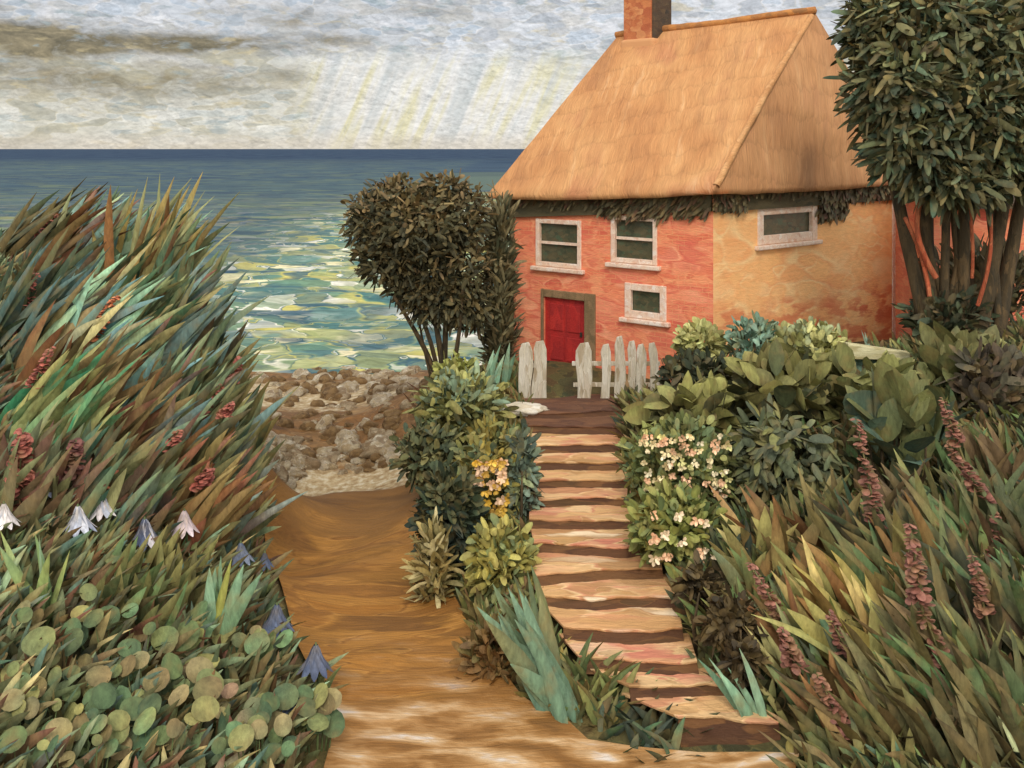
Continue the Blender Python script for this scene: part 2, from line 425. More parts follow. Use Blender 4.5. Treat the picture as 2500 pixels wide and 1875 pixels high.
def grid(xs, ys, zf):
    Xg, Yg = np.meshgrid(xs, ys); z = zf(Xg, Yg)
    V = np.stack([Xg.ravel(), Yg.ravel(), z.ravel()], 1)
    idx = np.arange(Xg.size).reshape(Xg.shape)
    Fc = np.stack([idx[:-1, :-1], idx[:-1, 1:], idx[1:, 1:], idx[1:, :-1]], -1).reshape(-1, 4)
    return V, Fc
xs = np.concatenate([np.linspace(-60, -16, 30)[:-1], np.arange(-16, 16, .25), np.linspace(16, 60, 30)])
ys = np.concatenate([np.linspace(-25, 7, 16)[:-1], np.arange(7, 40, .25), np.linspace(40, 62, 20)])
V, Fc = grid(xs, ys, lambda a, b: gz_arr(a, b).reshape(a.shape))
tag(mobj('ground', V, Fc, M_ground, smooth=True), kind='structure')

def sheet(name, left, right, y0, y1, mat, dz, ny=90, nx=30, bumpa=.0):
    ly = np.linspace(y0, y1, ny)
    xl = np.interp(ly, [a for a, _ in left], [b for _, b in left]); xr = np.interp(ly, [a for a, _ in right], [b for _, b in right])
    w = np.linspace(0, 1, nx)
    Xg = xl[:, None] * (1 - w) + xr[:, None] * w; Yg = np.repeat(ly[:, None], nx, 1)
    Z = gz_arr(Xg, Yg).reshape(Xg.shape) + dz
    edge = np.minimum(w, 1 - w)[None] < .02
    if bumpa:
        for i in range(ny):
            for j in range(nx):
                Z[i, j] += bumpa * mnoise.fractal(Vector((Xg[i, j] * .8, Yg[i, j] * 1.4, 0)), 1.0, 2.0, 3) * (0 if edge[0, j] else 1)
    V = np.stack([Xg.ravel(), Yg.ravel(), Z.ravel()], 1); idx = np.arange(Xg.size).reshape(Xg.shape)
    Fc = np.stack([idx[:-1, :-1], idx[:-1, 1:], idx[1:, 1:], idx[1:, :-1]], -1).reshape(-1, 4)
    return tag(mobj(name, V, Fc, mat, smooth=True), kind='structure')
sheet('beach', [(21.6, -7.2), (26, -9), (32, -12), (41, -15)], [(21.6, -1.9), (24, -2.2), (28, -2.0), (34, 0), (41, 3)], 21.6, 41, M_beach, .05, 80, 60, .05)
sheet('path', [(6, -2.2), (10, -2.2), (12.9, -2.3), (15.3, -3.3), (18.4, -4.5), (22.6, -5.9)],
      [(6, 3.4), (11.6, 3.2), (12.5, 3.6), (12.9, 1.0), (13.3, .75), (13.8, .15), (15.5, -.6), (18, -1.3), (22.6, -2.2)], 6, 22.6, M_path2, .075, 140, 60, .03)

# ------------------------------------------------------------------ sea
def sea_extra(nt, tc, c):
    ob = tc.outputs['Object']
    s = nt.new('ShaderNodeSeparateXYZ'); nt.l.new(ob, s.inputs[0])
    # open water: deep slate blue; shallows: green, with yellow and white foam and glints put into the colour
    big = nt.noise(nt.mapping(ob, sc=(.02, .012, 1)), 1.0, 4, .6)
    v = nt.math('ADD', s.outputs[1], nt.math('MULTIPLY', nt.math('SUBTRACT', big.outputs[0], .5), 90))
    deep, _, _ = strokes(nt, ob, [(48, 66, 84), (66, 84, 98), (42, 56, 76), (92, 106, 96), (56, 74, 92), (118, 118, 84)], 1.0, (.012, .010, 1), (0, 0, R(3)), .8, .3, 5)
    n = nt.noise(nt.mapping(ob, sc=(.05, .02, 1)), 1.0, 4)
    c = nt.mix(nt.maprange(v, 110, 210), c, deep)
    left = nt.math('ADD', s.outputs[0], nt.math('MULTIPLY', nt.math('SUBTRACT', n.outputs[0], .5), 14))
    blue, _, _ = strokes(nt, ob, [(60, 80, 94), (84, 102, 102), (50, 68, 88), (104, 116, 96)], 1.0, (.14, .22, 1), (0, 0, R(8)), .8, .3, 9)
    c = nt.mix(nt.maprange(left, -16, -26, 0, .8), c, blue)
    # the calm dark line below the horizon
    far = nt.maprange(s.outputs[1], 350, 900)
    c = nt.mix(far, c, nt.ramp(n.outputs[0], [(.3, rgba((32, 48, 72))), (.7, rgba((60, 78, 94)))]))
    return c
M_sea = paint_mat('painted_sea', [(74, 110, 108), (108, 138, 112), (190, 178, 98), (70, 98, 106), (152, 156, 106), (100, 130, 120), (58, 86, 100)],
                  [(92, 122, 112), (206, 190, 100), (74, 106, 110), (236, 226, 208), (120, 142, 110), (62, 92, 106), (150, 156, 104), (228, 214, 170)],
                  sc=(.30, .42, 1), rot=(0, 0, R(6)), k=1.06, rough=.8, bump=.7, dist=1.0, bristle=(.8, 3.5, 2), contrast=.34, spec=.06, bscale=.8, extra=sea_extra, m2=.5, bd=.05)
xs = np.concatenate([np.linspace(-4000, -60, 24)[:-1], np.linspace(-60, 60, 360), np.linspace(60, 4000, 24)[1:]])
ys = np.concatenate([np.linspace(33, 130, 420), np.geomspace(132, 8000, 40)])
def seaz(a, b):
    amp = np.clip((190 - b) / 120, .0, 1) * .13
    amp = np.where(np.abs(a) > 60, 0, amp)
    w = np.sin(b * 1.15 + .9 * np.sin(a * .25) + .5 * np.sin(a * .11 + b * .2)) + .6 * np.sin(b * 2.3 + a * .35 + 1.2 * np.sin(a * .3)) + .5 * np.sin(a * .8 + b * .5)
    return w * amp * 1.15 + .02
V, Fc = grid(xs, ys, seaz)
tag(mobj('sea', V, Fc, M_sea, smooth=True), kind='structure')

# ------------------------------------------------------------------ leaf materials and palettes
ML = leaf_mat('leaf_paint', .7, .98); ML2 = leaf_mat('crown_leaf_paint', .7, 1.15, .4, 5.0); MF = leaf_mat('petal_paint', .55, 1.05, .3, 12)
M_bark = paint_mat('bark', [(70, 58, 38), (92, 74, 48), (56, 50, 36), (108, 86, 56)], sc=(6, 6, 1.4), bump=.6, bristle=(4, 4, 1))
M_bark_or = paint_mat('orange_bark', [(206, 104, 66), (180, 84, 54), (216, 126, 84), (140, 78, 50), (196, 98, 64)], sc=(7, 7, 1.4), bump=.8, bristle=(4, 4, 1), contrast=.35)

PAL_L = [(126, 134, 94), (104, 118, 84), (138, 162, 124), (100, 84, 56), (172, 150, 98), (88, 98, 66), (124, 116, 70), (150, 154, 106), (120, 90, 58), (72, 84, 56), (118, 144, 134), (94, 122, 116), (126, 84, 66)]
PAL_LD = [(112, 72, 56), (84, 108, 96), (88, 84, 54), (104, 92, 58), (72, 78, 50), (120, 112, 70), (66, 90, 66), (96, 106, 70), (110, 78, 50)]
PAL_R = [(116, 108, 62), (96, 92, 56), (74, 70, 44), (146, 136, 86), (108, 82, 50), (126, 118, 64), (84, 104, 58), (92, 68, 44), (124, 96, 62), (100, 118, 66), (72, 92, 60)]
PAL_RL = [(152, 146, 88), (130, 132, 80), (112, 120, 74), (166, 154, 98), (98, 98, 58), (128, 92, 58)]
PAL_MINT = [(120, 150, 118), (104, 134, 106), (138, 164, 132), (88, 116, 88)]
PAL_DK = [(50, 58, 44), (62, 70, 50), (42, 50, 38), (76, 76, 50)]

# ------------------------------------------------------------------ plant builders
def blades_mesh(acc, base, n, L, W, lean, spread, pal, pal2=None, r=.25, fold=.25, bend=.5, prof='blade', k=1.25):
    th = rng.uniform(0, 2 * np.pi, n); rr = r * np.sqrt(rng.uniform(0, 1, n))
    P0 = np.stack([base[0] + rr * np.cos(th), base[1] + rr * np.sin(th), np.zeros(n)], 1)
    P0[:, 2] = gz_arr(P0[:, 0], P0[:, 1]) - .05
    l = rng.uniform(L[0], L[1], n)
    d = np.stack([lean[0] + rng.normal(0, spread, n), lean[1] + rng.normal(0, spread * .7, n), np.ones(n)], 1)
    D = unit(d) * l[:, None]
    Bv = np.stack([np.sign(lean[0] + d[:, 0]) * bend * l * rng.uniform(.1, .7, n), rng.normal(0, .1, n) * l, -rng.uniform(.05, .5, n) * bend * l], 1)
    S = np.stack([np.ones(n), rng.normal(0, .5, n), rng.normal(0, .2, n)], 1)
    w = rng.uniform(W[0], W[1], n)
    acc.add(*strips(P0, D, S, w, Bv, pickn(pal, P0, k, 2.5, loose=.9), pickn(pal2 or pal, P0 + 9, k, 2.5, loose=.9), prof, fold))
    return P0 + D + Bv

def bush_mesh(acc, c, rad, n, L, W, pal, up=.5, flat=0.0, k=1.3, pal_top=None, prof='dab', shell=.55, lean=(0, 0)):
    v = unit(rng.normal(0, 1, (n, 3))); s = (shell + (1 - shell) * rng.uniform(0, 1, n)) * rng.uniform(.8, 1.08, n)
    s[: n // 5] *= rng.uniform(.5, .9, n // 5)
    P0 = np.array(c)[None] + v * s[:, None] * np.array(rad)[None]
    l = rng.uniform(L[0], L[1], n)
    D = unit(v * .7 + rng.normal(0, .55, (n, 3)) + np.array([lean[0], lean[1], up])[None]) * l[:, None]
    S = unit(np.cross(D, v + rng.normal(0, .35, (n, 3))))
    Bv = np.stack([np.zeros(n), np.zeros(n), -l * rng.uniform(0, .35, n)], 1)
    ca = pickn(pal, P0, k, 1.1 / max(.5, max(rad))**.5 * 1.6); cb = ca * .55 + pickn(pal, P0, k, 2.2) * .45
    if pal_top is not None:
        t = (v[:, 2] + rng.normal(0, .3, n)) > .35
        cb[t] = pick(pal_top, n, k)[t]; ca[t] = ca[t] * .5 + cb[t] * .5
    # clumps of light and dark leaves
    f = np.array([mnoise.noise(Vector(p * (1.6 / max(rad)) + 5)) for p in P0]) 
    g = np.clip(1 + f[:, None] * .55, .6, 1.5)
    acc.add(*strips(P0, D, S, rng.uniform(W[0], W[1], n), Bv, ca * g, cb * g, prof, .2))

def spike(parent, base, top, pal, r=.10, n=60, L=.10, name='flower_spike', stem_col=(96, 96, 58)):
    a = Acc(); base = np.array(base, float); top = np.array(top, float)
    t = rng.uniform(.0, 1, n); ax = top - base
    th = rng.uniform(0, 2 * np.pi, n)
    o = np.stack([np.cos(th), np.sin(th), np.zeros(n)], 1)
    rr = r * (1 - t * .65)
    P0 = base + ax * t[:, None] + o * rr[:, None] * .35
    D = unit(o + np.array([0, 0, .5]) + rng.normal(0, .3, (n, 3))) * (L * (1.25 - t * .6))[:, None]
    S = unit(np.cross(D, np.array([0, 0, 1.0]) + rng.normal(0, .3, (n, 3))))
    a.add(*strips(P0, D, S, L * (1.1 - .5 * t), np.stack([0 * t, 0 * t, -L * .4 * np.ones(n)], 1), pick(pal, n, 1.2), pick(pal, n, 1.3), 'dab', .3))
    tube(a, [base + ax * s for s in (-.35, 0, .5, 1)], [.022, .02, .016, .008], lin(stem_col), 5)
    return a.build(name, MF, parent)

# ================================================================== THE COTTAGE
C0 = np.array([4.95, 24.6]); L0 = np.array([-.06, 28.6]); R0 = np.array([11.55, 30.2]); B0 = L0 + R0 - C0
ZB = 2.3
zC, zL, zR, zB = 7.62, 7.22, 7.62, 7.3
cott = thing('cottage', (4.95, 27, ZB), 'old cottage with coral brick and cream walls under a steep ochre roof', 'house')

def brick_extra(nt, tc, c):
    b = nt.new('ShaderNodeTexBrick'); nt.l.new(distorted(nt, tc.outputs['UV'], .03, 5), b.inputs['Vector'])
    b.inputs['Scale'].default_value = 1.0; b.inputs['Brick Width'].default_value = .34; b.inputs['Row Height'].default_value = .125
    b.inputs['Mortar Size'].default_value = .012; b.inputs['Mortar Smooth'].default_value = .6
    n = nt.noise(tc.outputs['UV'], 1.1, 3)
    f = nt.math('MULTIPLY', nt.math('MULTIPLY', b.outputs['Fac'], nt.maprange(n.outputs[0], .38, .56)), .6)
    return nt.mix(f, c, rgba((224, 160, 108)))
M_brick = paint_mat('coral_brick', [(212, 120, 90), (222, 138, 102), (202, 98, 76), (218, 126, 92), (226, 152, 114), (196, 86, 68)],
                    [(218, 128, 88), (206, 104, 74), (224, 144, 100), (212, 114, 80)], coord='UV', sc=(1.3, 3.2, 1), dist=.4, smooth=.5, bristle=(1.6, 3.4, 1), contrast=.13, bump=.3, extra=brick_extra, k=1.14)
def cream_extra(nt, tc, c):
    s = nt.new('ShaderNodeSeparateXYZ'); nt.l.new(tc.outputs['UV'], s.inputs[0])
    n = nt.noise(tc.outputs['UV'], .9, 4)
    v = nt.math('ADD', s.outputs[1], nt.math('MULTIPLY', nt.math('SUBTRACT', n.outputs[0], .5), 2.2))
    coral, _, _ = strokes(nt, tc.outputs['UV'], [(222, 118, 78), (232, 140, 92), (210, 98, 66)], .95, (1.2, 4, 1), (0, 0, 0), .6, .3, 2)
    pn = nt.noise(nt.mapping(tc.outputs['UV'], sc=(.8, 2.2, 1)), 1.3, 3)
    return nt.mix(nt.math('MULTIPLY', nt.maprange(v, 2.6, 1.6, 0, .85), nt.maprange(pn.outputs[0], .44, .56)), c, coral)
M_cream = paint_mat('cream_render', [(242, 184, 122), (236, 172, 110), (246, 196, 138), (232, 162, 104), (240, 178, 114)], coord='UV',
                    sc=(.8, 1.6, 1), dist=.4, smooth=.7, bristle=(1.6, 3.0, 1), contrast=.10, bump=.25, extra=cream_extra, k=1.1)
M_roof = paint_mat('ochre_thatch', [(198, 144, 84), (184, 128, 74), (212, 162, 98), (170, 120, 76), (204, 146, 86)],
                   [(192, 138, 80), (222, 176, 118), (180, 126, 74), (206, 140, 92)], coord='UV', sc=(1.1, .32, 1), rot=(0, 0, R(-14)), dist=.55, smooth=.7,
                   bristle=(7, .8, 1), bump=.5, contrast=.2, k=.92, bd=.03)
M_roof2 = paint_mat('pinkish_thatch', [(196, 128, 88), (158, 106, 76), (210, 142, 98), (130, 96, 70), (186, 118, 82)],
                    [(190, 118, 76), (150, 96, 66), (204, 130, 84)], coord='UV', sc=(1.3, .34, 1), rot=(0, 0, R(8)), dist=.55, smooth=.7,
                    bristle=(7, .8, 1), bump=.5, contrast=.2, k=.92, bd=.03)
M_frame = paint_mat('window_white', [(232, 196, 166), (238, 214, 190), (222, 176, 146), (240, 222, 204)], sc=(6, 6, 6), bump=.3, k=.95)
M_glass = paint_mat('old_glass', [(84, 88, 66), (102, 92, 66), (70, 78, 60), (112, 100, 72), (86, 100, 76)], sc=(3.5, 3.5, 6), rough=.22, spec=.6, bump=.08, dist=.5, k=.75)
M_eaves_shade = paint_mat('eaves_shade_board', [(84, 76, 52), (96, 84, 58), (70, 66, 48)], sc=(2, 2, 6), bump=.4)  # shadow under the eaves, put into a dark board colour
M_door = paint_mat('red_door', [(172, 42, 38), (186, 52, 44), (152, 40, 38), (168, 48, 44)], sc=(2.5, 2.5, 1.4), bump=.3, rough=.55)
M_dframe = paint_mat('door_surround', [(136, 110, 76), (120, 98, 68), (148, 118, 84)], sc=(3, 3, 2), bump=.4)
M_chim = paint_mat('chimney_brick', [(206, 132, 82), (192, 112, 70), (174, 92, 60), (214, 148, 96)], coord='Object', sc=(3, 3, 5), bump=.5, k=.95)
M_dark = paint_mat('dark_iron', [(50, 44, 36), (66, 56, 44)], sc=(5, 5, 5), rough=.5)
M_dark_brick = paint_mat('dark_brick', [(88, 68, 50), (74, 60, 48), (102, 82, 58), (60, 54, 46)], sc=(3, 3, 5), bump=.5)  # paints the chimney's shaded side; also the dark outhouse roof

def thatch_mat(name, pal, big, rot=0.0, seed=0.0):
    m = bpy.data.materials.new(name); m.use_nodes = True
    nt = NT(m.node_tree); nt.n.clear()
    out = nt.new('ShaderNodeOutputMaterial'); bs = nt.new('ShaderNodeBsdfPrincipled'); nt.l.new(bs.outputs[0], out.inputs[0])
    tc = nt.new('ShaderNodeTexCoord')
    v = nt.mapping(tc.outputs['UV'], (seed, 0, 0), (0, 0, rot))
    vd = distorted(nt, v, .35, .9)
    n1 = nt.noise(nt.mapping(vd, sc=(3.2, .38, 1)), 1.0, 5, .62).outputs[0]
    n2 = nt.noise(nt.mapping(vd, sc=(.5, .28, 1)), 1.0, 3, .5).outputs[0]
    n3 = nt.noise(nt.mapping(vd, sc=(22, 1.6, 1)), 1.0, 4, .7).outputs[0]
    c = nt.ramp(n1, [(.25 + .5 * i / (len(pal) - 1), rgba(x, .96)) for i, x in enumerate(pal)])
    cb = nt.ramp(n2, [(.32 + .36 * i / (len(big) - 1), rgba(x, .96)) for i, x in enumerate(big)])
    c = nt.mix(.5, c, cb)
    # straw bundles laid in courses
    sx = nt.new('ShaderNodeSeparateXYZ'); nt.l.new(v, sx.inputs[0])
    row = nt.math('FRACT', nt.math('ADD', nt.math('MULTIPLY', sx.outputs[1], 1.15), nt.math('MULTIPLY', n1, 1.1)))
    c = nt.mix(nt.math('MULTIPLY', nt.maprange(row, .0, .16, 1, 0), .16), c, rgba((120, 82, 52)))
    g = nt.maprange(n3, .3, .7, .82, 1.16, False); cc = nt.new('ShaderNodeCombineXYZ')
    for i in range(3): nt.l.new(g, cc.inputs[i])
    c = nt.mix(1.0, c, cc.outputs[0], 'MULTIPLY')
    nt.l.new(c, bs.inputs['Base Color']); bs.inputs['Roughness'].default_value = .8; bs.inputs['Specular IOR Level'].default_value = .2
    b = nt.new('ShaderNodeBump'); b.inputs['Strength'].default_value = .55; b.inputs['Distance'].default_value = .09
    nt.l.new(nt.math('ADD', nt.math('ADD', n3, n1), nt.math('MULTIPLY', nt.maprange(row, 0, .3, 0, 1), .35)), b.inputs['Height']); nt.l.new(b.outputs[0], bs.inputs['Normal'])
    return m
M_roof = thatch_mat('ochre_thatch_courses', [(136, 94, 64), (182, 126, 80), (202, 146, 94), (232, 190, 142)], [(158, 108, 72), (198, 138, 86), (216, 162, 106), (190, 124, 88)], R(-10))
M_roof2 = thatch_mat('pinkish_thatch_courses', [(150, 110, 76), (198, 142, 94), (212, 156, 106), (226, 180, 130)], [(140, 104, 76), (196, 138, 92), (218, 160, 108), (222, 158, 114)], R(6), 9.0)

class Wall:
    def __init__(s, A, B, z0, zA, zB_):
        s.A = np.array(A, float); s.B = np.array(B, float); s.L = np.linalg.norm(s.B - s.A)
        s.d = (s.B - s.A) / s.L; s.n = np.array([s.d[1], -s.d[0]]); s.z0 = z0; s.zA = zA; s.zB = zB_
        s.open = []
    def st(s, px, py):
        k = (px - 512) / F
        t = (k * s.A[1] - s.A[0]) / (s.d[0] - k * s.d[1])
        y = s.A[1] + t * s.d[1]
        return t, H - (py - HOR) * y / F
    def p(s, t, z, off=0.0):
        q = s.A + s.d * t + s.n * off
        return (q[0], q[1], z)
    def build(s, mat, name='wall', reveal=.16):
        ts = sorted(set([0, s.L] + [v for o in s.open for v in o[:2]]))
        ts = sorted(set(ts + list(np.linspace(0, s.L, 12))))
        zs = sorted(set([s.z0, 6.9] + [v for o in s.open for v in o[2:4]]))
        V = []; Fc = []; UV = []
        def q(pts, uv):
            i = len(V); V.extend(pts); Fc.append((i, i + 1, i + 2, i + 3)); UV.extend(uv)
        def top(t): return s.zA + (s.zB - s.zA) * t / s.L
        for a, b in zip(ts[:-1], ts[1:]):
            for c, d in zip(zs[:-1], zs[1:]):
                if any(a >= o[0] - 1e-6 and b <= o[1] + 1e-6 and c >= o[2] - 1e-6 and d <= o[3] + 1e-6 for o in s.open): continue
                q([s.p(a, c), s.p(b, c), s.p(b, d), s.p(a, d)], [(a, c - s.z0), (b, c - s.z0), (b, d - s.z0), (a, d - s.z0)])
            q([s.p(a, zs[-1]), s.p(b, zs[-1]), s.p(b, top(b)), s.p(a, top(a))], [(a, zs[-1] - s.z0), (b, zs[-1] - s.z0), (b, top(b) - s.z0), (a, top(a) - s.z0)])
        for (a, b, c, d) in s.open:
            e = -reveal
            for (t1, z1, t2, z2) in ((a, c, a, d), (a, d, b, d), (b, d, b, c), (b, c, a, c)):
                q([s.p(t1, z1), s.p(t2, z2), s.p(t2, z2, e), s.p(t1, z1, e)], [(t1, z1 - s.z0), (t2, z2 - s.z0), (t2 + .1, z2 - s.z0), (t1 + .1, z1 - s.z0)])
        return mobj(name, V, Fc, mat, cott, None, UV)
    def slab(s, acc_V, acc_F, t0, t1, z0, z1, o0, o1):
        i = len(acc_V)
        for o in (o1, o0):
            acc_V += [s.p(t0, z0, o), s.p(t1, z0, o), s.p(t1, z1, o), s.p(t0, z1, o)]
        acc_F += [(i, i + 1, i + 2, i + 3), (i + 7, i + 6, i + 5, i + 4), (i, i + 4, i + 5, i + 1), (i + 1, i + 5, i + 6, i + 2), (i + 2, i + 6, i + 7, i + 3), (i + 3, i + 7, i + 4, i)]

def T(u): return u * 1024.0 / 2212.0           # reading of the photograph at 2212 px wide
WCL = Wall(L0, C0, ZB, zL, zC)                  # coral face
WCR = Wall(C0, R0, ZB, zC, zR)                  # cream face
WB1 = Wall(R0, B0, ZB, zR, zB); WB2 = Wall(B0, L0, ZB, zB, zL)

def add_window(w, u0, u1, v0, v1, bars, sill_ext=.12, fw=.13, label=None):
    t0, zt = w.st(T(u0), T(v0)); t1, zb = w.st(T(u1), T(v1))
    tm = (t0 + t1) / 2; _, zt = w.st(*[T((u0 + u1) / 2), T(v0)]); _, zb = w.st(*[T((u0 + u1) / 2), T(v1)])
    i0, i1, j0, j1 = t0 + fw * .6, t1 - fw * .6, zb + fw * .6, zt - fw * .6
    w.open.append((i0, i1, j0, j1))
    V = []; Fc = []
    w.slab(V, Fc, i0 - .01, i1 + .01, j0 - .01, j1 + .01, -.13, -.10)
    win = mobj('window', V, Fc, M_glass, cott)
    if label: win['label'] = label
    V = []; Fc = []
    w.slab(V, Fc, t0, t0 + fw, zb, zt, -.095, .035); w.slab(V, Fc, t1 - fw, t1, zb, zt, -.095, .035)
    w.slab(V, Fc, t0 + fw + .001, t1 - fw - .001, zt - fw, zt - .004, -.092, .031); w.slab(V, Fc, t0 + fw + .001, t1 - fw - .001, zb + .004, zb + fw, -.092, .031)
    soft(mobj('frame', V, Fc, M_frame, win), .02)
    V = []; Fc = []
    w.slab(V, Fc, t0 - sill_ext, t1 + sill_ext, zb - .12, zb - .003, -.02, .13)
    soft(mobj('sill', V, Fc, M_frame, win), .025)
    if bars:
        V = []; Fc = []
        for b in bars:
            if b[0] == 'h':
                zz = j0 + (j1 - j0) * b[1]; w.slab(V, Fc, i0 + .06, i1 - .06, zz - .035, zz + .035, -.098, -.02)
            else:
                tt = i0 + (i1 - i0) * b[1]; w.slab(V, Fc, tt - .02, tt + .02, j0 + .05, j1 - .05, -.097, -.04)
        mobj('glazing_bar', V, Fc, M_frame, win)
    return win

add_window(WCL, 1158, 1256, 474, 578, [('h', .5)], label='upstairs sash window above the red door, with a long white sill')
add_window(WCL, 1320, 1420, 466, 570, [('h', .52)], label='upstairs sash window right of the one over the door')
add_window(WCL, 1350, 1440, 614, 690, None, fw=.19, label='small ground floor window with plain dark pane')
add_window(WCR, 1636, 1764, 442, 524, None, fw=.24, label='wide low window high in the cream wall')
# door
t0, zt = WCL.st(T(1176), T(640)); t1, _ = WCL.st(T(1262), T(640)); tf, _ = WCL.st(T(1287), T(640))
dz0 = 2.42; zt = WCL.st(T(1225), T(648))[1]
WCL.open.append((t0 - .02, t1 + .02, ZB, zt + .02))
V = []; Fc = []; WCL.slab(V, Fc, t0 - .019, t1 + .019, ZB + .1, zt + .019, -.12, -.07)
door = mobj('door', V, Fc, M_door, cott)
V = []; Fc = []
for (a, b, c, d) in ((.12, .46, .12, .46), (.54, .88, .12, .46), (.12, .46, .54, .92), (.54, .88, .54, .92)):
    WCL.slab(V, Fc, t0 + (t1 - t0) * a, t0 + (t1 - t0) * b, dz0 + (zt - dz0) * c, dz0 + (zt - dz0) * d, -.069, -.045)
soft(mobj('door_panel', V, Fc, M_door, door), .015)
V = []; Fc = []; WCL.slab(V, Fc, t1 - .16, t1 - .10, dz0 + .95, dz0 + 1.08, -.068, -.01)
soft(mobj('door_handle', V, Fc, M_dark, door), .015)
V = []; Fc = []
WCL.slab(V, Fc, t0 - .10, t0 - .021, ZB, zt + .24, -.08, .05); WCL.slab(V, Fc, t1 + .021, tf, ZB, zt + .24, -.08, .045)
WCL.slab(V, Fc, t0 - .019, t1 + .019, zt + .022, zt + .236, -.08, .042)
soft(mobj('door_frame', V, Fc, M_dframe, door), .02)
V = []; Fc = []; WCL.slab(V, Fc, t0 - .2, tf + .1, ZB + .0, ZB + .26, -.06, .45)
soft(mobj('doorstep', V, Fc, M_dframe, cott), .03)
w = WCL.build(M_brick); w['label'] = 'coral red brick wall with the door and three windows'
w = WCR.build(M_cream); w['label'] = 'cream rendered wall with coral patches low down'
WB1.build(M_cream); WB2.build(M_brick)

# roof: overhanging eaves, uneven thatch
def out(p, q, d):   # push p away from the centre of the house
    ctr = (C0 + R0 + L0 + B0) / 4; v = p - ctr; return p + v / np.linalg.norm(v) * d
RA = np.array([8.40, 27.9, 12.30]); RL = np.array([3.35, 31.6, 12.05])
def eave(p, z, d=.62):
    q = out(p, None, d); return np.array([q[0], q[1], z])
eC = eave(C0, zC - .10, .55); eL = eave(L0, zL - .02, .62); eR = eave(R0, zR - .02, .6); eB = eave(B0, zB - .2)
def roof_face(a, b, c, d, n1=40, n2=30, top=.0, tri=False):
    """quad patch a-b (eave) to d-c (ridge); returns verts grid and uv"""
    V = np.zeros((n2, n1, 3)); U = np.zeros((n2, n1, 2))
    e = unit((b - a)[None])[0]; Ln = np.linalg.norm(b - a)
    for j in range(n2):
        v = j / (n2 - 1)
        for i in range(n1):
            u = i / (n1 - 1)
            p = (a * (1 - u) + b * u) * (1 - v) + (d * (1 - u) + c * u) * v
            n = unit(np.cross(b - a, (c + d) / 2 - (a + b) / 2)[None])[0]
            bul = .10 * math.sin(math.pi * v) * math.sin(math.pi * min(1, max(0, u)))
            ed = min(u, 1 - u, v, 1 - v)
            k = .06 * mnoise.fractal(Vector(p) * .8, 1, 2, 3) * min(1, ed * 8)
            sag = -.07 * math.sin(math.pi * u) * (1 - v) ** 3 + .03 * mnoise.noise(Vector(p) * 1.3) * (1 - v)
            V[j, i] = p + n * (bul + k) + np.array([0, 0, sag])
            U[j, i] = (np.dot(p - a, e), v * np.linalg.norm((c + d) / 2 - (a + b) / 2))
    return V, U
def roof_patch(name, a, b, c, d, mat, parent, label=None):
    V, U = roof_face(a, b, c, d); n2, n1 = V.shape[:2]
    # eave lip: hang down and back
    n = np.array([(a + b)[0] / 2 - 5.4, (a + b)[1] / 2 - 28.0, 0]); n /= np.linalg.norm(n)
    lip1 = V[0] + np.array([0, 0, -.15]) - n * .02
    lip2 = V[0] + np.array([0, 0, -.12]) - n * .62
    allV = np.concatenate([lip2[None], lip1[None], V], 0); allU = np.concatenate([U[0][None] - (0, .8), U[0][None] - (0, .2), U], 0)
    idx = np.arange((n2 + 2) * n1).reshape(n2 + 2, n1)
    Fc = np.stack([idx[:-1, :-1], idx[:-1, 1:], idx[1:, 1:], idx[1:, :-1]], -1).reshape(-1, 4)
    uv = allU.reshape(-1, 2)[Fc.ravel()]
    o = mobj(name, allV.reshape(-1, 3), Fc, mat, parent, None, uv, True)
    if label: o['label'] = label
    return o
roof = roof_patch('roof', eL, eC, RA, RL, M_roof, cott, 'long ochre slope of the roof')
roof_patch('roof', eC, eR, RA + np.array([.06, .05, 0]), RA, M_roof2, cott, 'pinkish brown end slope of the roof')
roof_patch('roof', eR, eB, RL + np.array([.05, .05, 0]), RA + np.array([.05, .05, 0]), M_roof, cott, 'far slope of the roof')
roof_patch('roof', eB, eL, RL, RL + np.array([.05, .05, 0]), M_roof, cott, 'far end slope of the roof')
# ridge roll
a = Acc(); pts = [RL * (1 - t) + RA * t + np.array([0, 0, .02 + .02 * math.sin(9 * t)]) for t in np.linspace(-.01, 1.01, 24)]
tube(a, pts, .11, (.4, .3, .2), 10, .06); a.build('ridge_roll', M_roof2 if False else paint_mat('ridge_thatch', [(196, 132, 70), (176, 116, 64), (150, 104, 62)], sc=(3, 3, 3), bump=.5), roof, True)
a = Acc(); rng_h = np.linspace(0.02, .98, 22); hp = [eC * (1 - t) + RA * t + np.array([0, 0, .10 * math.sin(math.pi * t) - .04]) for t in rng_h]
tube(a, hp, .085, (.4, .3, .2), 10, .1); a.build('hip_roll', paint_mat('hip_thatch', [(204, 148, 94), (190, 134, 84), (216, 164, 110)], sc=(2, 2, 2), bump=.5), roof, True)
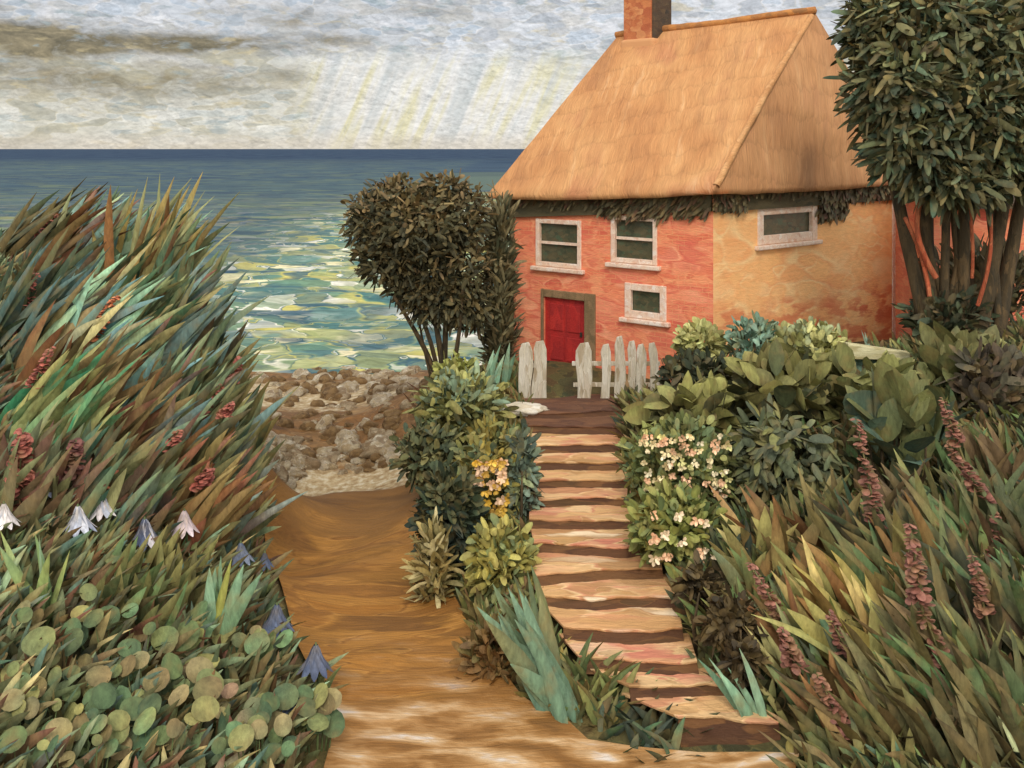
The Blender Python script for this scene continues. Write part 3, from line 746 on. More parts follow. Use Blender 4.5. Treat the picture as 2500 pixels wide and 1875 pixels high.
# dark boards added to paint the shade band under the eaves
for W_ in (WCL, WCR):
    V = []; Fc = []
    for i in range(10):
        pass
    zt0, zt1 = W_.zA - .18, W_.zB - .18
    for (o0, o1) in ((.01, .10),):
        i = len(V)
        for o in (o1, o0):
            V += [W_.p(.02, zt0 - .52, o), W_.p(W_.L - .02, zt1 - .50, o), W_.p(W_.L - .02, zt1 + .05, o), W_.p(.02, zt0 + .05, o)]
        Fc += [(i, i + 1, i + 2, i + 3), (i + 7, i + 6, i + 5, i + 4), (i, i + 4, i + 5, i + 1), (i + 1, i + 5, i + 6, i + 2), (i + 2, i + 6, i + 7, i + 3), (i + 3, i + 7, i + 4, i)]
    mobj('eaves_shade_strip', V, Fc, M_eaves_shade, cott)
# pale corner boards at the cottage's corners
for W_, t in ((WCL, .0), (WCR, 8.55)):
    V = []; Fc = []; W_.slab(V, Fc, max(.0, min(t, W_.L - .16)), max(.0, min(t, W_.L - .16)) + .16, ZB, 6.9, .002, .04)
    soft(mobj('corner_board', V, Fc, M_frame if t else M_dframe, cott), .01)
# chimney
ch_c = RL * .83 + RA * .17 + np.array([-.05, 0, 0])
d1 = np.append(WCL.d, 0); d2 = np.append(WCR.d, 0)
def obox(c, h1, h2, z0, z1):
    V = []
    for z in (z0, z1):
        for s1, s2 in ((-1, -1), (1, -1), (1, 1), (-1, 1)):
            p = c + d1 * s1 * h1 + d2 * s2 * h2; V.append((p[0], p[1], z))
    return V, [(0, 3, 2, 1), (4, 5, 6, 7), (0, 1, 5, 4), (1, 2, 6, 5), (2, 3, 7, 6), (3, 0, 4, 7)]
V, Fc = obox(ch_c, .50, .42, 11.2, 13.75)
chim = soft(mobj('chimney', V, Fc, M_chim, roof), .04)
# shade of the right-hand side put into a facing of darker brick
V, Fc = obox(ch_c + d1 * .55, .05, .40, 11.0, 13.7); soft(mobj('painted_shade_facing', V, Fc, M_dark_brick, chim), .03)
V, Fc = obox(ch_c, .70, .56, 13.751, 13.95); soft(mobj('chimney_cap', V, Fc, M_chim, chim), .03)
V, Fc = obox(ch_c + d1 * .05, .60, .52, 10.9, 11.85); soft(mobj('flashing', V, Fc, M_roof2, chim), .1, 3)
a = Acc(); tube(a, [ch_c * [1, 1, 0] + np.array([0, 0, z]) for z in (13.952, 14.2, 14.5)], [.2, .17, .19], (.5, .3, .2), 12); a.build('chimney_pot', M_chim, chim, True)

oh = thing('outhouse', (14.4, 30, 2.4), 'coral orange outhouse wall glimpsed between the tree stems at the right', 'outbuilding')
WO = Wall((11.9, 28.2), (18.6, 28.2), ZB, 6.9, 6.9)
V = []; Fc = []; UV = []
ts_ = np.linspace(0, WO.L, 14); zs_ = np.linspace(ZB, 6.9, 9)
for a_, b_ in zip(ts_[:-1], ts_[1:]):
    for c_, d_ in zip(zs_[:-1], zs_[1:]):
        i_ = len(V); V += [WO.p(a_, c_), WO.p(b_, c_), WO.p(b_, d_), WO.p(a_, d_)]; Fc.append((i_, i_ + 1, i_ + 2, i_ + 3)); UV += [(a_, c_), (b_, c_), (b_, d_), (a_, d_)]
for (x_, y_) in ((11.9, 28.2), (18.6, 28.2)):
    i_ = len(V); V += [(x_, y_, ZB), (x_, 31.5, ZB), (x_, 31.5, 7.8), (x_, y_, 6.9)]; Fc.append((i_, i_ + 1, i_ + 2, i_ + 3)); UV += [(0, 0), (3, 0), (3, 5), (0, 4.6)]
mobj('wall', V, Fc, M_brick, oh, None, UV)
V = []; 
for z_ in (0, .16): V += [(11.6, 27.8, 6.8 + z_), (18.9, 27.8, 6.8 + z_), (18.9, 31.8, 7.85 + z_), (11.6, 31.8, 7.85 + z_)]
mobj('roof', V, [(0, 3, 2, 1), (4, 5, 6, 7), (0, 1, 5, 4), (1, 2, 6, 5), (2, 3, 7, 6), (3, 0, 4, 7)], M_dark_brick, oh)

# dark leaves under the eaves: part climbing vine, part painted eaves shade
def shade_creeper(W_, segs, label):
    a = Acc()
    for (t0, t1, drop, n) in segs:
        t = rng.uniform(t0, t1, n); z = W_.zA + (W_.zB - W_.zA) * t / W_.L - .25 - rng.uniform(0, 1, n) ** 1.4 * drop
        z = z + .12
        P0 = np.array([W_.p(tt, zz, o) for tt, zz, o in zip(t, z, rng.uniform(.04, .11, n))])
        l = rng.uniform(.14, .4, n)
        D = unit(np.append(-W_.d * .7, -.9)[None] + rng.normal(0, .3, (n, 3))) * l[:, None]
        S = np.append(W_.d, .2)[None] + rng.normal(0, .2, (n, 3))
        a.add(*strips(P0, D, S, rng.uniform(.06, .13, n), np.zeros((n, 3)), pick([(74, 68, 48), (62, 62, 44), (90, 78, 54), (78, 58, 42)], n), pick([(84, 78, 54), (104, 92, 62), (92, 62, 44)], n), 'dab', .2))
    o = a.build('shade_creeper', ML, None, origin=W_.p((segs[0][0] + segs[-1][1]) / 2, W_.zA - .6, .1))
    return tag(o, label, 'climbing plant', 'leaves and painted shade under the eaves')
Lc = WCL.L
shade_creeper(WCL, [(.1, 1.6, .10, 90), (1.6, 3.2, .22, 170), (3.2, 4.1, .46, 230), (4.1, Lc, .58, 430)], 'dark vine leaves and painted shade below the eaves of the coral brick wall')
shade_creeper(WCR, [(.0, 1.3, .42, 260), (1.3, 4.6, .10, 150), (4.6, 6.0, .85, 520), (6.0, 8.4, .35, 300)], 'dark brown vine leaves and painted shade below the eaves of the cream wall')

# ================================================================== STEPS
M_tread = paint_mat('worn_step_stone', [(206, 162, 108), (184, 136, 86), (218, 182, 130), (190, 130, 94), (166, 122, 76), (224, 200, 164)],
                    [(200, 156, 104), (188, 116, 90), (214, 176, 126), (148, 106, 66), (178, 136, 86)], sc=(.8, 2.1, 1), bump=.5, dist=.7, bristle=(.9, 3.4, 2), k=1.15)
M_riser = paint_mat('riser_shade_brown', [(96, 62, 36), (78, 50, 32), (116, 78, 44), (86, 60, 34)], sc=(.9, 3, 4), bump=.5, bristle=(.6, 3, 6))  # shade on the risers is put into this darker colour
M_land = paint_mat('brown_landing', [(104, 70, 50), (84, 56, 42), (124, 84, 56), (94, 62, 44)], sc=(.9, 2.4, 2), bump=.5, bristle=(.6, 4, 6))
steps = thing('garden_steps', (1.4, 13.3, .8), 'worn pinkish stone steps climbing between the plants to the picket fence', 'steps')
SY = [13.05, 13.6, 14.2, 14.85, 15.65, 16.35, 17.1, 17.85, 18.6, 19.3, 20.0, 20.75, 21.6, 22.4]
def zst(y): return .95 + .166 * (y - 13.0)
def sx_l(y): return float(np.interp(y, [13.0, 13.6, 14.2, 14.85, 15.7, 16.9, 18.5, 22.4], [2.35, 1.6, 1.0, .80, .50, .42, .42, .38]))
def sx_r(y): return float(np.interp(y, [13.0, 13.6, 14.2, 14.85, 15.7, 16.9, 18.5, 22.4], [3.55, 2.95, 2.6, 2.55, 2.5, 2.5, 2.15, 2.42]))
for i, y in enumerate(SY):
    y2 = SY[i + 1] if i + 1 < len(SY) else 23.9
    zt = zst(y2) if i + 1 < len(SY) else 2.6
    zp = zst(y) - .05 if i else .7
    xl, xr = sx_l(y), sx_r(y); xl2, xr2 = sx_l(y2) - .1, sx_r(y2) + .1
    tilt = rng.uniform(-.11, .11); wob = np.interp(np.arange(12), [0, 4, 8, 11], rng.uniform(-.16, .16, 4)) + rng.uniform(-.015, .015, 12); xl += rng.uniform(-.08, .1); xr += rng.uniform(-.1, .08)
    last = i + 1 == len(SY)
    if last: xl2, xr2 = .2, 3.9
    # tread with an uneven front edge
    n = 12; fx = np.linspace(xl - .05, xr + .05, n); fy = y - .05 + tilt * (fx - 1.4) + .035 * np.sin(fx * 3 + i * 2) + wob * .6
    bx = np.linspace(xl2, xr2, n); by = np.full(n, y2 + .08)
    th = .045; V = []
    for zz in (zt - th, zt):
        V += [(fx[j], fy[j] if zz == zt else fy[j] + .012, zz + .012 * math.sin(j * 1.7 + i)) for j in range(n)]
        V += [(bx[j], by[j], zz) for j in range(n)]
    Fc = []
    for j in range(n - 1):
        Fc += [(2 * n + j, 2 * n + j + 1, 3 * n + j + 1, 3 * n + j), (j + 1, j, n + j, n + j + 1), (j, j + 1, 2 * n + j + 1, 2 * n + j)]
    Fc += [(0, 2 * n, 3 * n, n), (n - 1, 2 * n - 1, 4 * n - 1, 3 * n - 1)]
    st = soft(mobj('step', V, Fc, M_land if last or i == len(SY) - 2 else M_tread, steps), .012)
    V = []
    for zz in (zp - .25, zt - th + .012):
        V += [(fx[j], fy[j] + (.03 if zz > zp else -.20), zz if zz > zp else zp + .015) for j in range(n)]; V += [(fx[j], fy[j] + .16, zz) for j in range(n)]  # foot pushed forward to widen the painted dark band
    Fc = []
    for j in range(n - 1):
        Fc += [(2 * n + j, 2 * n + j + 1, 3 * n + j + 1, 3 * n + j), (j + 1, j, n + j, n + j + 1), (j, j + 1, 2 * n + j + 1, 2 * n + j)]
    Fc += [(0, 2 * n, 3 * n, n), (n - 1, 2 * n - 1, 4 * n - 1, 3 * n - 1)]
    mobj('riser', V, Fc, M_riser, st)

# ================================================================== FENCES, SLAB, PLANK
M_picket = paint_mat('flaking_white_paint', [(216, 204, 180), (198, 184, 156), (228, 218, 198), (168, 146, 112), (206, 190, 164)], sc=(7, 7, 1.5), bump=.6, bristle=(5, 5, .6), k=.98)
def picket(parent, xa, xb, ztop, zbot, lean, y=23.6):
    a = Acc(); n = 9; V = []
    w = (xb - xa) / 2; cx = (xa + xb) / 2
    for s in (-1, 1):
        for j in range(n):
            t = j / (n - 1); z = zbot + (ztop - zbot) * t
            ww = w * (1 - .1 * math.sin(t * 5 + xa * 9)) * (1 if t < .93 else .55)
            x = cx + lean * t + .015 * math.sin(t * 7 + xa * 20)
            V += [(x - ww, y + s * .025, z), (x + ww, y + s * .025, z + (.0 if j < n - 1 else .03))]
    Fc = []
    for j in range(n - 1):
        a0 = 2 * j; b0 = 2 * n + 2 * j
        Fc += [(a0, a0 + 1, a0 + 3, a0 + 2), (b0 + 1, b0, b0 + 2, b0 + 3), (a0, a0 + 2, b0 + 2, b0), (a0 + 1, b0 + 1, b0 + 3, a0 + 3)]
    Fc += [(2 * n - 2, 2 * n - 1, 4 * n - 1, 4 * n - 2)]
    return soft(mobj('picket', V, Fc, M_picket, parent), .008)
fr_ = thing('picket_fence', (2.4, 23.6, 2.6), 'flaking white picket fence right of the path to the red door', 'fence')
for (u0, u1, v0, ln) in ((1246, 1278, 742, .0), (1298, 1318, 745, .02), (1328, 1350, 728, .0), (1354, 1372, 738, .03), (1376, 1396, 745, -.02), (1408, 1428, 742, -.10)):
    y = 23.6; picket(fr_, (T(u0) - 512) * y / F, (T(u1) - 512) * y / F, H - (T(v0) - HOR) * y / F, 2.5, ln, y)
V, Fc = box_vf(1.42, 3.50, 23.64, 23.70, 3.35, 3.45); soft(mobj('rail', V, Fc, M_picket, fr_), .01)
V, Fc = box_vf(1.45, 3.55, 23.64, 23.70, 2.85, 2.95); soft(mobj('rail', V, Fc, M_picket, fr_), .01)
fl_ = thing('picket_fence', (.45, 23.6, 2.6), 'short stub of white boarded fence left of the red door', 'fence')
for (u0, u1, v0, ln) in ((1120, 1148, 742, .02), (1150, 1180, 738, .02)):
    picket(fl_, (T(u0) - 512) * 23.6 / F, (T(u1) - 512) * 23.6 / F, H - (T(v0) - HOR) * 23.6 / F, 2.5, ln, 23.6)
V, Fc = box_vf(.15, .80, 23.64, 23.70, 3.3, 3.4); soft(mobj('rail', V, Fc, M_picket, fl_), .01)

M_stone = paint_mat('pale_stone', [(222, 206, 178), (204, 186, 154), (236, 226, 206), (188, 168, 134)], sc=(2, 6, 6), bump=.5)
def rock(name, c, r, mat, seed, sub=3, sq=(1, 1, .7)):
    bm = bmesh.new(); bmesh.ops.create_icosphere(bm, subdivisions=sub, radius=1.0)
    s = Vector((seed * 3.1, seed * 1.7, seed * .9))
    for v in bm.verts:
        n = mnoise.fractal(v.co * 1.1 + s, 1, 2, 3); q = v.co.copy()
        v.co = q * (1 + .42 * n); v.co.x *= r * sq[0]; v.co.y *= r * sq[1]; v.co.z *= r * sq[2]
    me = bpy.data.meshes.new(name); bm.to_mesh(me); bm.free()
    me.polygons.foreach_set('use_smooth', np.ones(len(me.polygons), bool))
    me.materials.append(mat)
    o = bpy.data.objects.new(name, me); COL.objects.link(o); o.location = c
    return o
p = hit(T(1120), T(862), 20, 26)
o = rock('stone_slab', (.55 - .35, 22.55, 2.62), .62, M_stone, 4, 4, (1.1, .5, .2)); tag(o, 'flat whitish stone slab at the left end of the top step', 'stone')
M_plank = paint_mat('cream_plank', [(196, 184, 134), (210, 200, 156), (180, 166, 116)], sc=(1, 6, 6), bump=.4)
pa = P(T(1828), T(757), 21.6); pb = P(T(1962), T(768), 21.6)
a = Acc()
Vb = []
for t in np.linspace(0, 1, 9):
    q = pa * (1 - t) + pb * t; hw = .17 - .09 * t
    Vb += [(q.x, q.y - .12, q.z - hw), (q.x, q.y - .12, q.z + hw), (q.x, q.y + .12, q.z + hw), (q.x, q.y + .12, q.z - hw)]
Fb = [(4 * j + k, 4 * j + (k + 1) % 4, 4 * j + 4 + (k + 1) % 4, 4 * j + 4 + k) for j in range(8) for k in range(4)] + [(3, 2, 1, 0), (32, 33, 34, 35)]
o = mobj('plank', Vb, Fb, M_plank, None, origin=tuple(pa)); soft(o, .02); tag(o, 'long cream timber edging plank right of the pale shrubs', 'plank')

# ================================================================== SHORE ROCKS
M_rk = [paint_mat('cream_rock', [(214, 194, 156), (188, 160, 118), (232, 218, 190), (140, 106, 66), (200, 176, 136)], sc=(3.5, 3.5, 5), bump=.8, dist=1.4, contrast=.35, bd=.04),
        paint_mat('brown_rock', [(140, 108, 68), (160, 126, 80), (110, 80, 46), (186, 158, 116)], sc=(3.5, 3.5, 5), bump=.8, dist=1.4, contrast=.35, bd=.04),
        paint_mat('grey_rock', [(180, 154, 118), (150, 122, 86), (206, 184, 148), (118, 88, 54)], sc=(3.5, 3.5, 5), bump=.8, dist=1.4, contrast=.35, bd=.04)]
def rocks(poly, n, rr, mats, label, group, seed0):
    for i in range(n):
        px = rng.uniform(poly[0], poly[1]); f = (px - poly[0]) / (poly[1] - poly[0])
        py = rng.uniform(poly[2], poly[3]) + (poly[4] if len(poly) > 4 else 0) * f
        mi = mats[rng.integers(0, len(mats))]
        q = hit(px, py, 21, 40); r = rng.uniform(*rr)
        o = rock('boulder', q + Vector((0, 0, r * .15)), r, M_rk[mi], seed0 + i, 3, (rng.uniform(.9, 1.5), 1, rng.uniform(.6, .95)))
        o.rotation_euler = (rng.uniform(-.2, .2), rng.uniform(-.2, .2), rng.uniform(0, 6))
        tone = {id(M_rk[0]): 'cream', id(M_rk[1]): 'brown', id(M_rk[2]): 'tan'}[id(M_rk[mi])]
        size = 'larger' if r > sum(rr) / 2 else 'smaller'
        side = ('at the left end', 'left of the middle', 'right of the middle', 'at the right end')[min(3, int(f * 4))]
        tag(o, size + ' ' + tone + ' ' + label.split(' ', 4)[-1] + ', ' + side, 'rock', group)
rocks((255, 350, 376, 400, -4), 34, (.14, .32), [0, 1, 1], 'one of the rocks, rock strewn along the water line', 'rocks along the water line', 10)
rocks((330, 434, 366, 412, 0), 80, (.14, .36), [0, 1, 1, 2], 'one of the rocks, rock heaped at the water below the round tree', 'rocks heaped below the round tree', 60)
rocks((246, 300, 440, 492, 0), 44, (.10, .24), [0, 0, 2], 'one of the stones, stone piled beside the left plants at the path end', 'cream stones beside the left plants', 140)
rocks((296, 402, 448, 478, -4), 56, (.10, .26), [0, 2, 1], 'one of the stones, stone in the low row across the path end', 'pale stones across the end of the path', 200)
rocks((340, 385, 425, 455, 0), 10, (.2, .36), [2, 0], 'one of the stones, stone between the rock heap and the pale row', 'grey stones between the heap and the row', 260)

rocks((258, 335, 398, 432, 0), 26, (.1, .26), [1, 1, 0], 'one of the rocks, rock on the brown slope above the left plants', 'rocks on the brown slope', 300)
rocks((296, 400, 416, 446, 0), 24, (.1, .26), [1, 1, 2], 'one of the rocks, rock on the brown slope below the rock heap', 'rocks on the brown slope below the heap', 340)

# ================================================================== TREES
def limb(acc, a, b, r0, r1, sway=.25, n=7):
    a = np.array(a, float); b = np.array(b, float); w = rng.normal(0, sway, 3); w[2] = 0
    pts = [a * (1 - t) + b * t + w * math.sin(math.pi * t) * .6 for t in np.linspace(0, 1, n)]
    tube(acc, pts, np.linspace(r0, r1, n), lin((84, 66, 44)), 8, .05)

# round dark tree left of the cottage
tb = np.array([(T(968) - 512) * 25.6 / F, 25.6, 0]); tb[2] = gz(tb[0], tb[1])
rt = thing('round_tree', tuple(tb), 'dark brownish round-headed tree on spreading stems at the left of the cottage', 'tree')
a = Acc()
for (u, v, r0) in ((850, 640, .09), (880, 610, .08), (920, 600, .10), (965, 600, .10), (1000, 620, .08), (905, 690, .05)):
    q = P(T(u), T(v), 25.4 + rng.uniform(-.5, .5)); limb(a, tb + np.array([rng.normal(0, .1), 0, -.1]), q, r0, r0 * .5, .12)
a.build('trunk', M_bark, rt, True)
a = Acc(); PT = [(70, 66, 42), (56, 56, 38), (86, 76, 48), (46, 48, 36), (66, 62, 42)]
for (u, v, ru, rv, n) in ((900, 500, 150, 100, 2600), (820, 470, 85, 70, 800), (985, 470, 90, 75, 900), (960, 410, 60, 35, 300), (835, 560, 75, 65, 600), (930, 600, 95, 70, 900), (1000, 590, 70, 110, 700), (860, 420, 60, 40, 300), (965, 655, 62, 45, 700), (900, 500, 110, 70, 1500), (940, 640, 80, 55, 900), (880, 620, 45, 40, 260), (1020, 660, 45, 60, 420)):
    c = P(T(u), T(v), 25.5); s = 25.5 / F * T(1)
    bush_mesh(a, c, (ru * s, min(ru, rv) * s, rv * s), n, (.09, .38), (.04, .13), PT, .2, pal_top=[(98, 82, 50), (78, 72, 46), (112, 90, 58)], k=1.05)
a.build('crown', ML2, rt)

# narrow dark shrub against the cottage's left corner
cb = np.array([(T(1082) - 512) * 26.6 / F, 26.6, 0]); cb[2] = gz(cb[0], cb[1])
cs = thing('columnar_shrub', tuple(cb), 'narrow upright dark shrub against the left corner of the cottage', 'shrub')
a = Acc(); s = 26.6 / F * T(1)
for (v, rv, ru, n) in ((520, 100, 28, 420), (640, 110, 32, 500), (740, 80, 36, 420)):
    bush_mesh(a, P(T(1080), T(v), 26.6), (ru * s, ru * s, rv * s), n, (.3, .7), (.05, .11), [(82, 76, 52), (98, 90, 62), (64, 66, 46), (110, 96, 66)], 1.5, k=1.1)
a.build('foliage', ML2, cs)
a = Acc(); limb(a, cb - np.array([0, 0, .1]), cb + np.array([0, 0, 3.6]), .09, .03, .05); a.build('trunk', M_bark, cs, True)

# great tree at the right
yb = 22.6
bt = thing('multi_stemmed_tree', (10.1, yb, gz(10.1, yb)), 'big dark green tree with several dark and orange stems right of the cottage', 'tree')
stems = [((2015, 735), (1942, 400), .17, 0), ((2030, 735), (2025, 390), .19, 0), ((2085, 735), (2110, 400), .16, 0), ((2110, 740), (2200, 430), .19, 0),
         ((2060, 735), (2160, 395), .10, 0), ((2150, 745), (2240, 420), .17, 0), ((2045, 735), (2072, 400), .11, 0), ((2075, 735), (1990, 400), .08, 0), ((2120, 738), (2080, 390), .08, 0),
         ((2020, 735), (2120, 420), .06, 0), ((2160, 740), (2150, 400), .10, 0), ((2000, 730), (1960, 420), .06, 0), ((2175, 742), (2190, 400), .07, 0),
         ((2008, 640), (1955, 470), .055, 1), ((2022, 600), (1998, 405), .065, 1), ((2100, 600), (2090, 420), .04, 1), ((2112, 660), (2140, 460), .045, 1)]
ad = Acc(); ao = Acc()
for (b, t, r, og) in stems:
    yy = yb + (-.32 if og else 0) + rng.uniform(-.15, .15)
    q0 = P(T(b[0]), T(b[1]), yy); q1 = P(T(t[0]), T(t[1]), yy); 
    if not og: q1 = q1 + Vector((0, .5, .4))
    if b[1] > 725: q0.z = gz(q0.x, q0.y) - .15
    limb(ao if og else ad, q0, q1, r, r * .8, .22, 9)
ad.build('trunk', M_bark, bt, True); o = ao.build('trunk', M_bark_or, bt, True); o['label'] = 'inner stems with bright orange bark'
a = Acc(); PG = [(72, 76, 50), (58, 66, 48), (88, 88, 56), (98, 92, 58), (50, 60, 46), (80, 70, 46), (66, 84, 62)]
s = yb / F * T(1)
for (u, v, ru, rv, n) in ((2000, 60, 180, 120, 1500), (2130, 80, 170, 150, 1300), (1950, 190, 115, 130, 1500), (2080, 230, 170, 130, 1700), (1990, 320, 105, 80, 1200), (2120, 350, 130, 75, 1100), (2200, 300, 130, 120, 800), (1900, 60, 75, 110, 700), (1935, 300, 70, 65, 500), (2230, 130, 150, 180, 700), (2060, 390, 110, 40, 600)):
    c = P(T(u), T(v), yb - .2 + rng.uniform(-.5, .5))
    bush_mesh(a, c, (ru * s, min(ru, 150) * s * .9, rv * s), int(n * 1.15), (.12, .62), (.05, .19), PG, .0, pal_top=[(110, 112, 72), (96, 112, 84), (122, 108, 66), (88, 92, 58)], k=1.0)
a.build('crown', ML2, bt)

# ================================================================== SHRUBS AND PLANTS NEAR THE HOUSE
def shrub(name, label, cat, u, v, ru, rv, n, L, W, pal, top=None, y=None, group=None, up=.5, flowers=None, stems=True, leanv=(0, 0), k=1.2, prof='dab', depth=.8, part='foliage'):
    """u, v: middle of the plant as seen; it stands on the ground below that"""
    if y is None:
        q = hit(T(u), T(v + rv)); y = q.y
    c = P(T(u), T(v), y); s = y / F * T(1)
    bx, by = c.x, c.y; bz = gz(bx, by)
    root = thing(name, (bx, by, bz), label, cat, group)
    a = Acc(); bush_mesh(a, c, (ru * s, ru * s * depth, rv * s), n, L, W, pal, up, k=k, pal_top=top, lean=leanv, prof=prof)
    a.build(part, ML, root)
    if stems:
        a = Acc()
        for i in range(5):
            d = rng.normal(0, .4, 2)
            tube(a, [(bx + d[0] * .2, by + d[1] * .2, bz - .1), (bx + d[0] * .5, by + d[1] * .5, (bz + c.z) / 2), (c.x + d[0] * ru * s * .8, c.y + d[1] * .5, c.z + rv * s * .3)], [.04, .03, .012], lin((82, 66, 42)), 5)
        a.build('stem', M_bark, root)
    if flowers:
        fp, fn, fL, reg = flowers
        a = Acc(); m = fn
        ctr = []
        for i in range(m):
            th = rng.uniform(-1, 1) * reg[0]; ph = rng.uniform(-1, 1) * reg[1]
            xx = c.x + th * ru * s + (reg[2] if len(reg) > 2 else 0) * s; zz = c.z + ph * rv * s + (reg[3] if len(reg) > 3 else 0) * s
            rad = math.sqrt(max(0, 1 - min(1, th * th + ph * ph)))
            yy = c.y - ru * s * depth * rad - rng.uniform(0.02, .14)
            k_ = 7; P0 = np.tile([xx, yy, zz], (k_, 1)) + rng.normal(0, .02, (k_, 3))
            an = np.linspace(0, 6.28, k_, endpoint=False) + rng.uniform(0, 1)
            D = np.stack([np.cos(an), -.5 + 0 * an, np.sin(an)], 1) * fL * rng.uniform(.7, 1.3)
            S = np.cross(D, np.array([0, 1.0, 0]))
            cc = np.tile(pick(fp, 1, 1.1), (k_, 1))
            a.add(*strips(P0, D, S, np.full(k_, fL * .8), np.zeros((k_, 3)), cc, cc * rng.uniform(.85, 1.1, (k_, 1)), 'dab', .3))
        a.build('blossom', MF, root)
    return root

GY = [(150, 146, 86), (168, 162, 100), (130, 132, 76), (122, 118, 68)]
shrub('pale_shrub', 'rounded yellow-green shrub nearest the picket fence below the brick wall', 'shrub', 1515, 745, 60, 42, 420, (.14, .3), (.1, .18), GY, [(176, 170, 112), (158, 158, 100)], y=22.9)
shrub('blue_green_shrub', 'blue-green shrub of upright leaves between the two yellow-green ones', 'shrub', 1630, 742, 60, 55, 380, (.16, .34), (.08, .14), [(112, 138, 116), (92, 116, 96), (130, 152, 128), (104, 112, 78)], y=22.5, up=1.0)
shrub('pale_shrub', 'wide rounded yellow-green shrub in front of the cream wall', 'shrub', 1745, 748, 90, 48, 620, (.14, .32), (.1, .18), GY, [(172, 166, 108), (140, 146, 108)], y=22.3)
shrub('dark_leaf_shrub', 'dark shrub under the pale shrubs, right of the fence', 'shrub', 1510, 815, 85, 45, 560, (.16, .36), (.09, .17), [(58, 62, 42), (48, 54, 38), (76, 66, 42), (66, 72, 46)], y=22.0)

def blade_plant(name, label, cat, u, v, n, L, W, lean, spread, pal, pal2=None, r=.25, bend=.5, group=None, prof='blade', y=None, fold=.25, k=1.25, spikes=None, nf=None, extra=None):
    """u, v: foot of the plant as seen"""
    q = hit(T(u), T(v)) if y is None else Vector(((T(u) - 512) * y / F, y, 0))
    q.z = gz(q.x, q.y)
    root = thing(name, tuple(q), label, cat, group)
    if group and len(pal) > 5:
        ii = rng.permutation(len(pal))[:5]; f = rng.uniform(.72, 1.16); w_ = rng.uniform(-10, 12)
        pal = [(pal[i][0] * f + w_, pal[i][1] * f, pal[i][2] * f - w_ * .5) for i in ii]; k *= rng.uniform(.9, 1.15)
    a = Acc(); blades_mesh(a, q, n, L, W, lean, spread, pal, pal2, r, fold, bend, prof, k); a.build('leaves', ML, root)
    if spikes:
        for (du, dv, du2, dv2, pl, rad) in spikes:       # from here to there, read off the picture, at the plant's distance
            yy = q.y - .18
            spike(root, P(T(du), T(dv), yy), P(T(du2), T(dv2), yy), pl, rad, int(46 + 420 * rad), rad * 1.05)
    return root

shrub('tall_shrub', 'tall brown-green shrub filling the gap behind the tree stems', 'shrub', 2130, 620, 130, 90, 600, (.3, .75), (.08, .16), [(84, 74, 50), (66, 72, 50), (96, 84, 56), (74, 60, 44)], y=25.5, up=1.1, k=1.1)
shrub('tall_shrub', 'dark green shrub at the foot of the tree stems', 'shrub', 2040, 690, 80, 55, 700, (.25, .5), (.1, .18), [(58, 66, 48), (72, 78, 52), (84, 70, 48)], y=22.9, up=.9, k=1.1)
# leaves in front of the house's right part
blade_plant('upright_plant', 'fan of mauve-brown and green upright leaves around the foot of the round tree', 'plant', 955, 800, 26, (.7, 1.35), (.10, .18), (-.05, 0), .42, [(112, 84, 62), (128, 92, 72), (92, 86, 58), (112, 120, 84), (84, 70, 50)], r=.25, bend=.15, y=24.9)
blade_plant('spear_plant', 'mint green spear leaves right of the narrow dark shrub by the left fence stub', 'plant', 1062, 800, 7, (1.1, 1.6), (.14, .22), (.12, 0), .12, PAL_MINT, r=.3, bend=.15, y=24.2)
blade_plant('spear_plant', 'dark rounded upright leaves in front of the tree stems', 'plant', 1850, 735, 9, (.7, 1.15), (.25, .38), (0, 0), .25, [(84, 74, 48), (66, 78, 54), (98, 88, 58)], r=.5, bend=.2, prof='broad', y=21.9)
blade_plant('spear_plant', 'blue-green V of spear leaves left of the tree stems', 'plant', 1895, 735, 7, (.8, 1.25), (.14, .24), (0, 0), .4, [(104, 128, 110), (80, 100, 84), (92, 112, 92)], r=.2, bend=.1, y=21.7)

# ================================================================== THE MIDDLE BANK
MB1 = [(120, 116, 64), (100, 102, 60), (84, 96, 66), (136, 128, 70), (72, 84, 60), (110, 96, 52)]
shrub('leafy_shrub', 'olive green shrub with bluish leaves at the top of the bank left of the steps', 'shrub', 1000, 880, 95, 75, 800, (.16, .46), (.08, .17), [(132, 126, 70), (116, 116, 66), (92, 106, 72), (144, 136, 76), (96, 112, 90)], [(140, 136, 78), (104, 120, 96)], y=21.5)
shrub('leafy_shrub', 'small bright yellow-green shrub at the foot of the round tree', 'shrub', 985, 810, 48, 32, 260, (.16, .34), (.08, .16), [(150, 148, 74), (134, 138, 70), (116, 118, 62)], y=23.2)
shrub('leafy_shrub', 'grey-green shrub overhanging the pale stones left of the bank', 'shrub', 925, 985, 70, 70, 520, (.14, .36), (.07, .15), [(92, 94, 60), (74, 82, 58), (112, 106, 64), (60, 70, 54)], y=20.6)
shrub('yellow_flowered_shrub', 'shrub with bright yellow flowers beside the middle of the steps', 'shrub', 1062, 1040, 75, 135, 1000, (.14, .34), (.07, .14), [(160, 140, 66), (128, 122, 62), (100, 108, 68), (146, 132, 70), (88, 100, 72)], y=18.6,
      flowers=([(196, 154, 56), (206, 166, 70), (178, 136, 56), (214, 176, 138)], 38, .085, (.42, .4, 0, 10)))
shrub('slate_leaved_shrub', 'slate green narrow shrub hugging the left edge of the steps', 'shrub', 1128, 1040, 26, 120, 420, (.16, .34), (.08, .14), [(84, 98, 84), (96, 108, 90), (112, 116, 76), (72, 84, 72)], y=18.4)
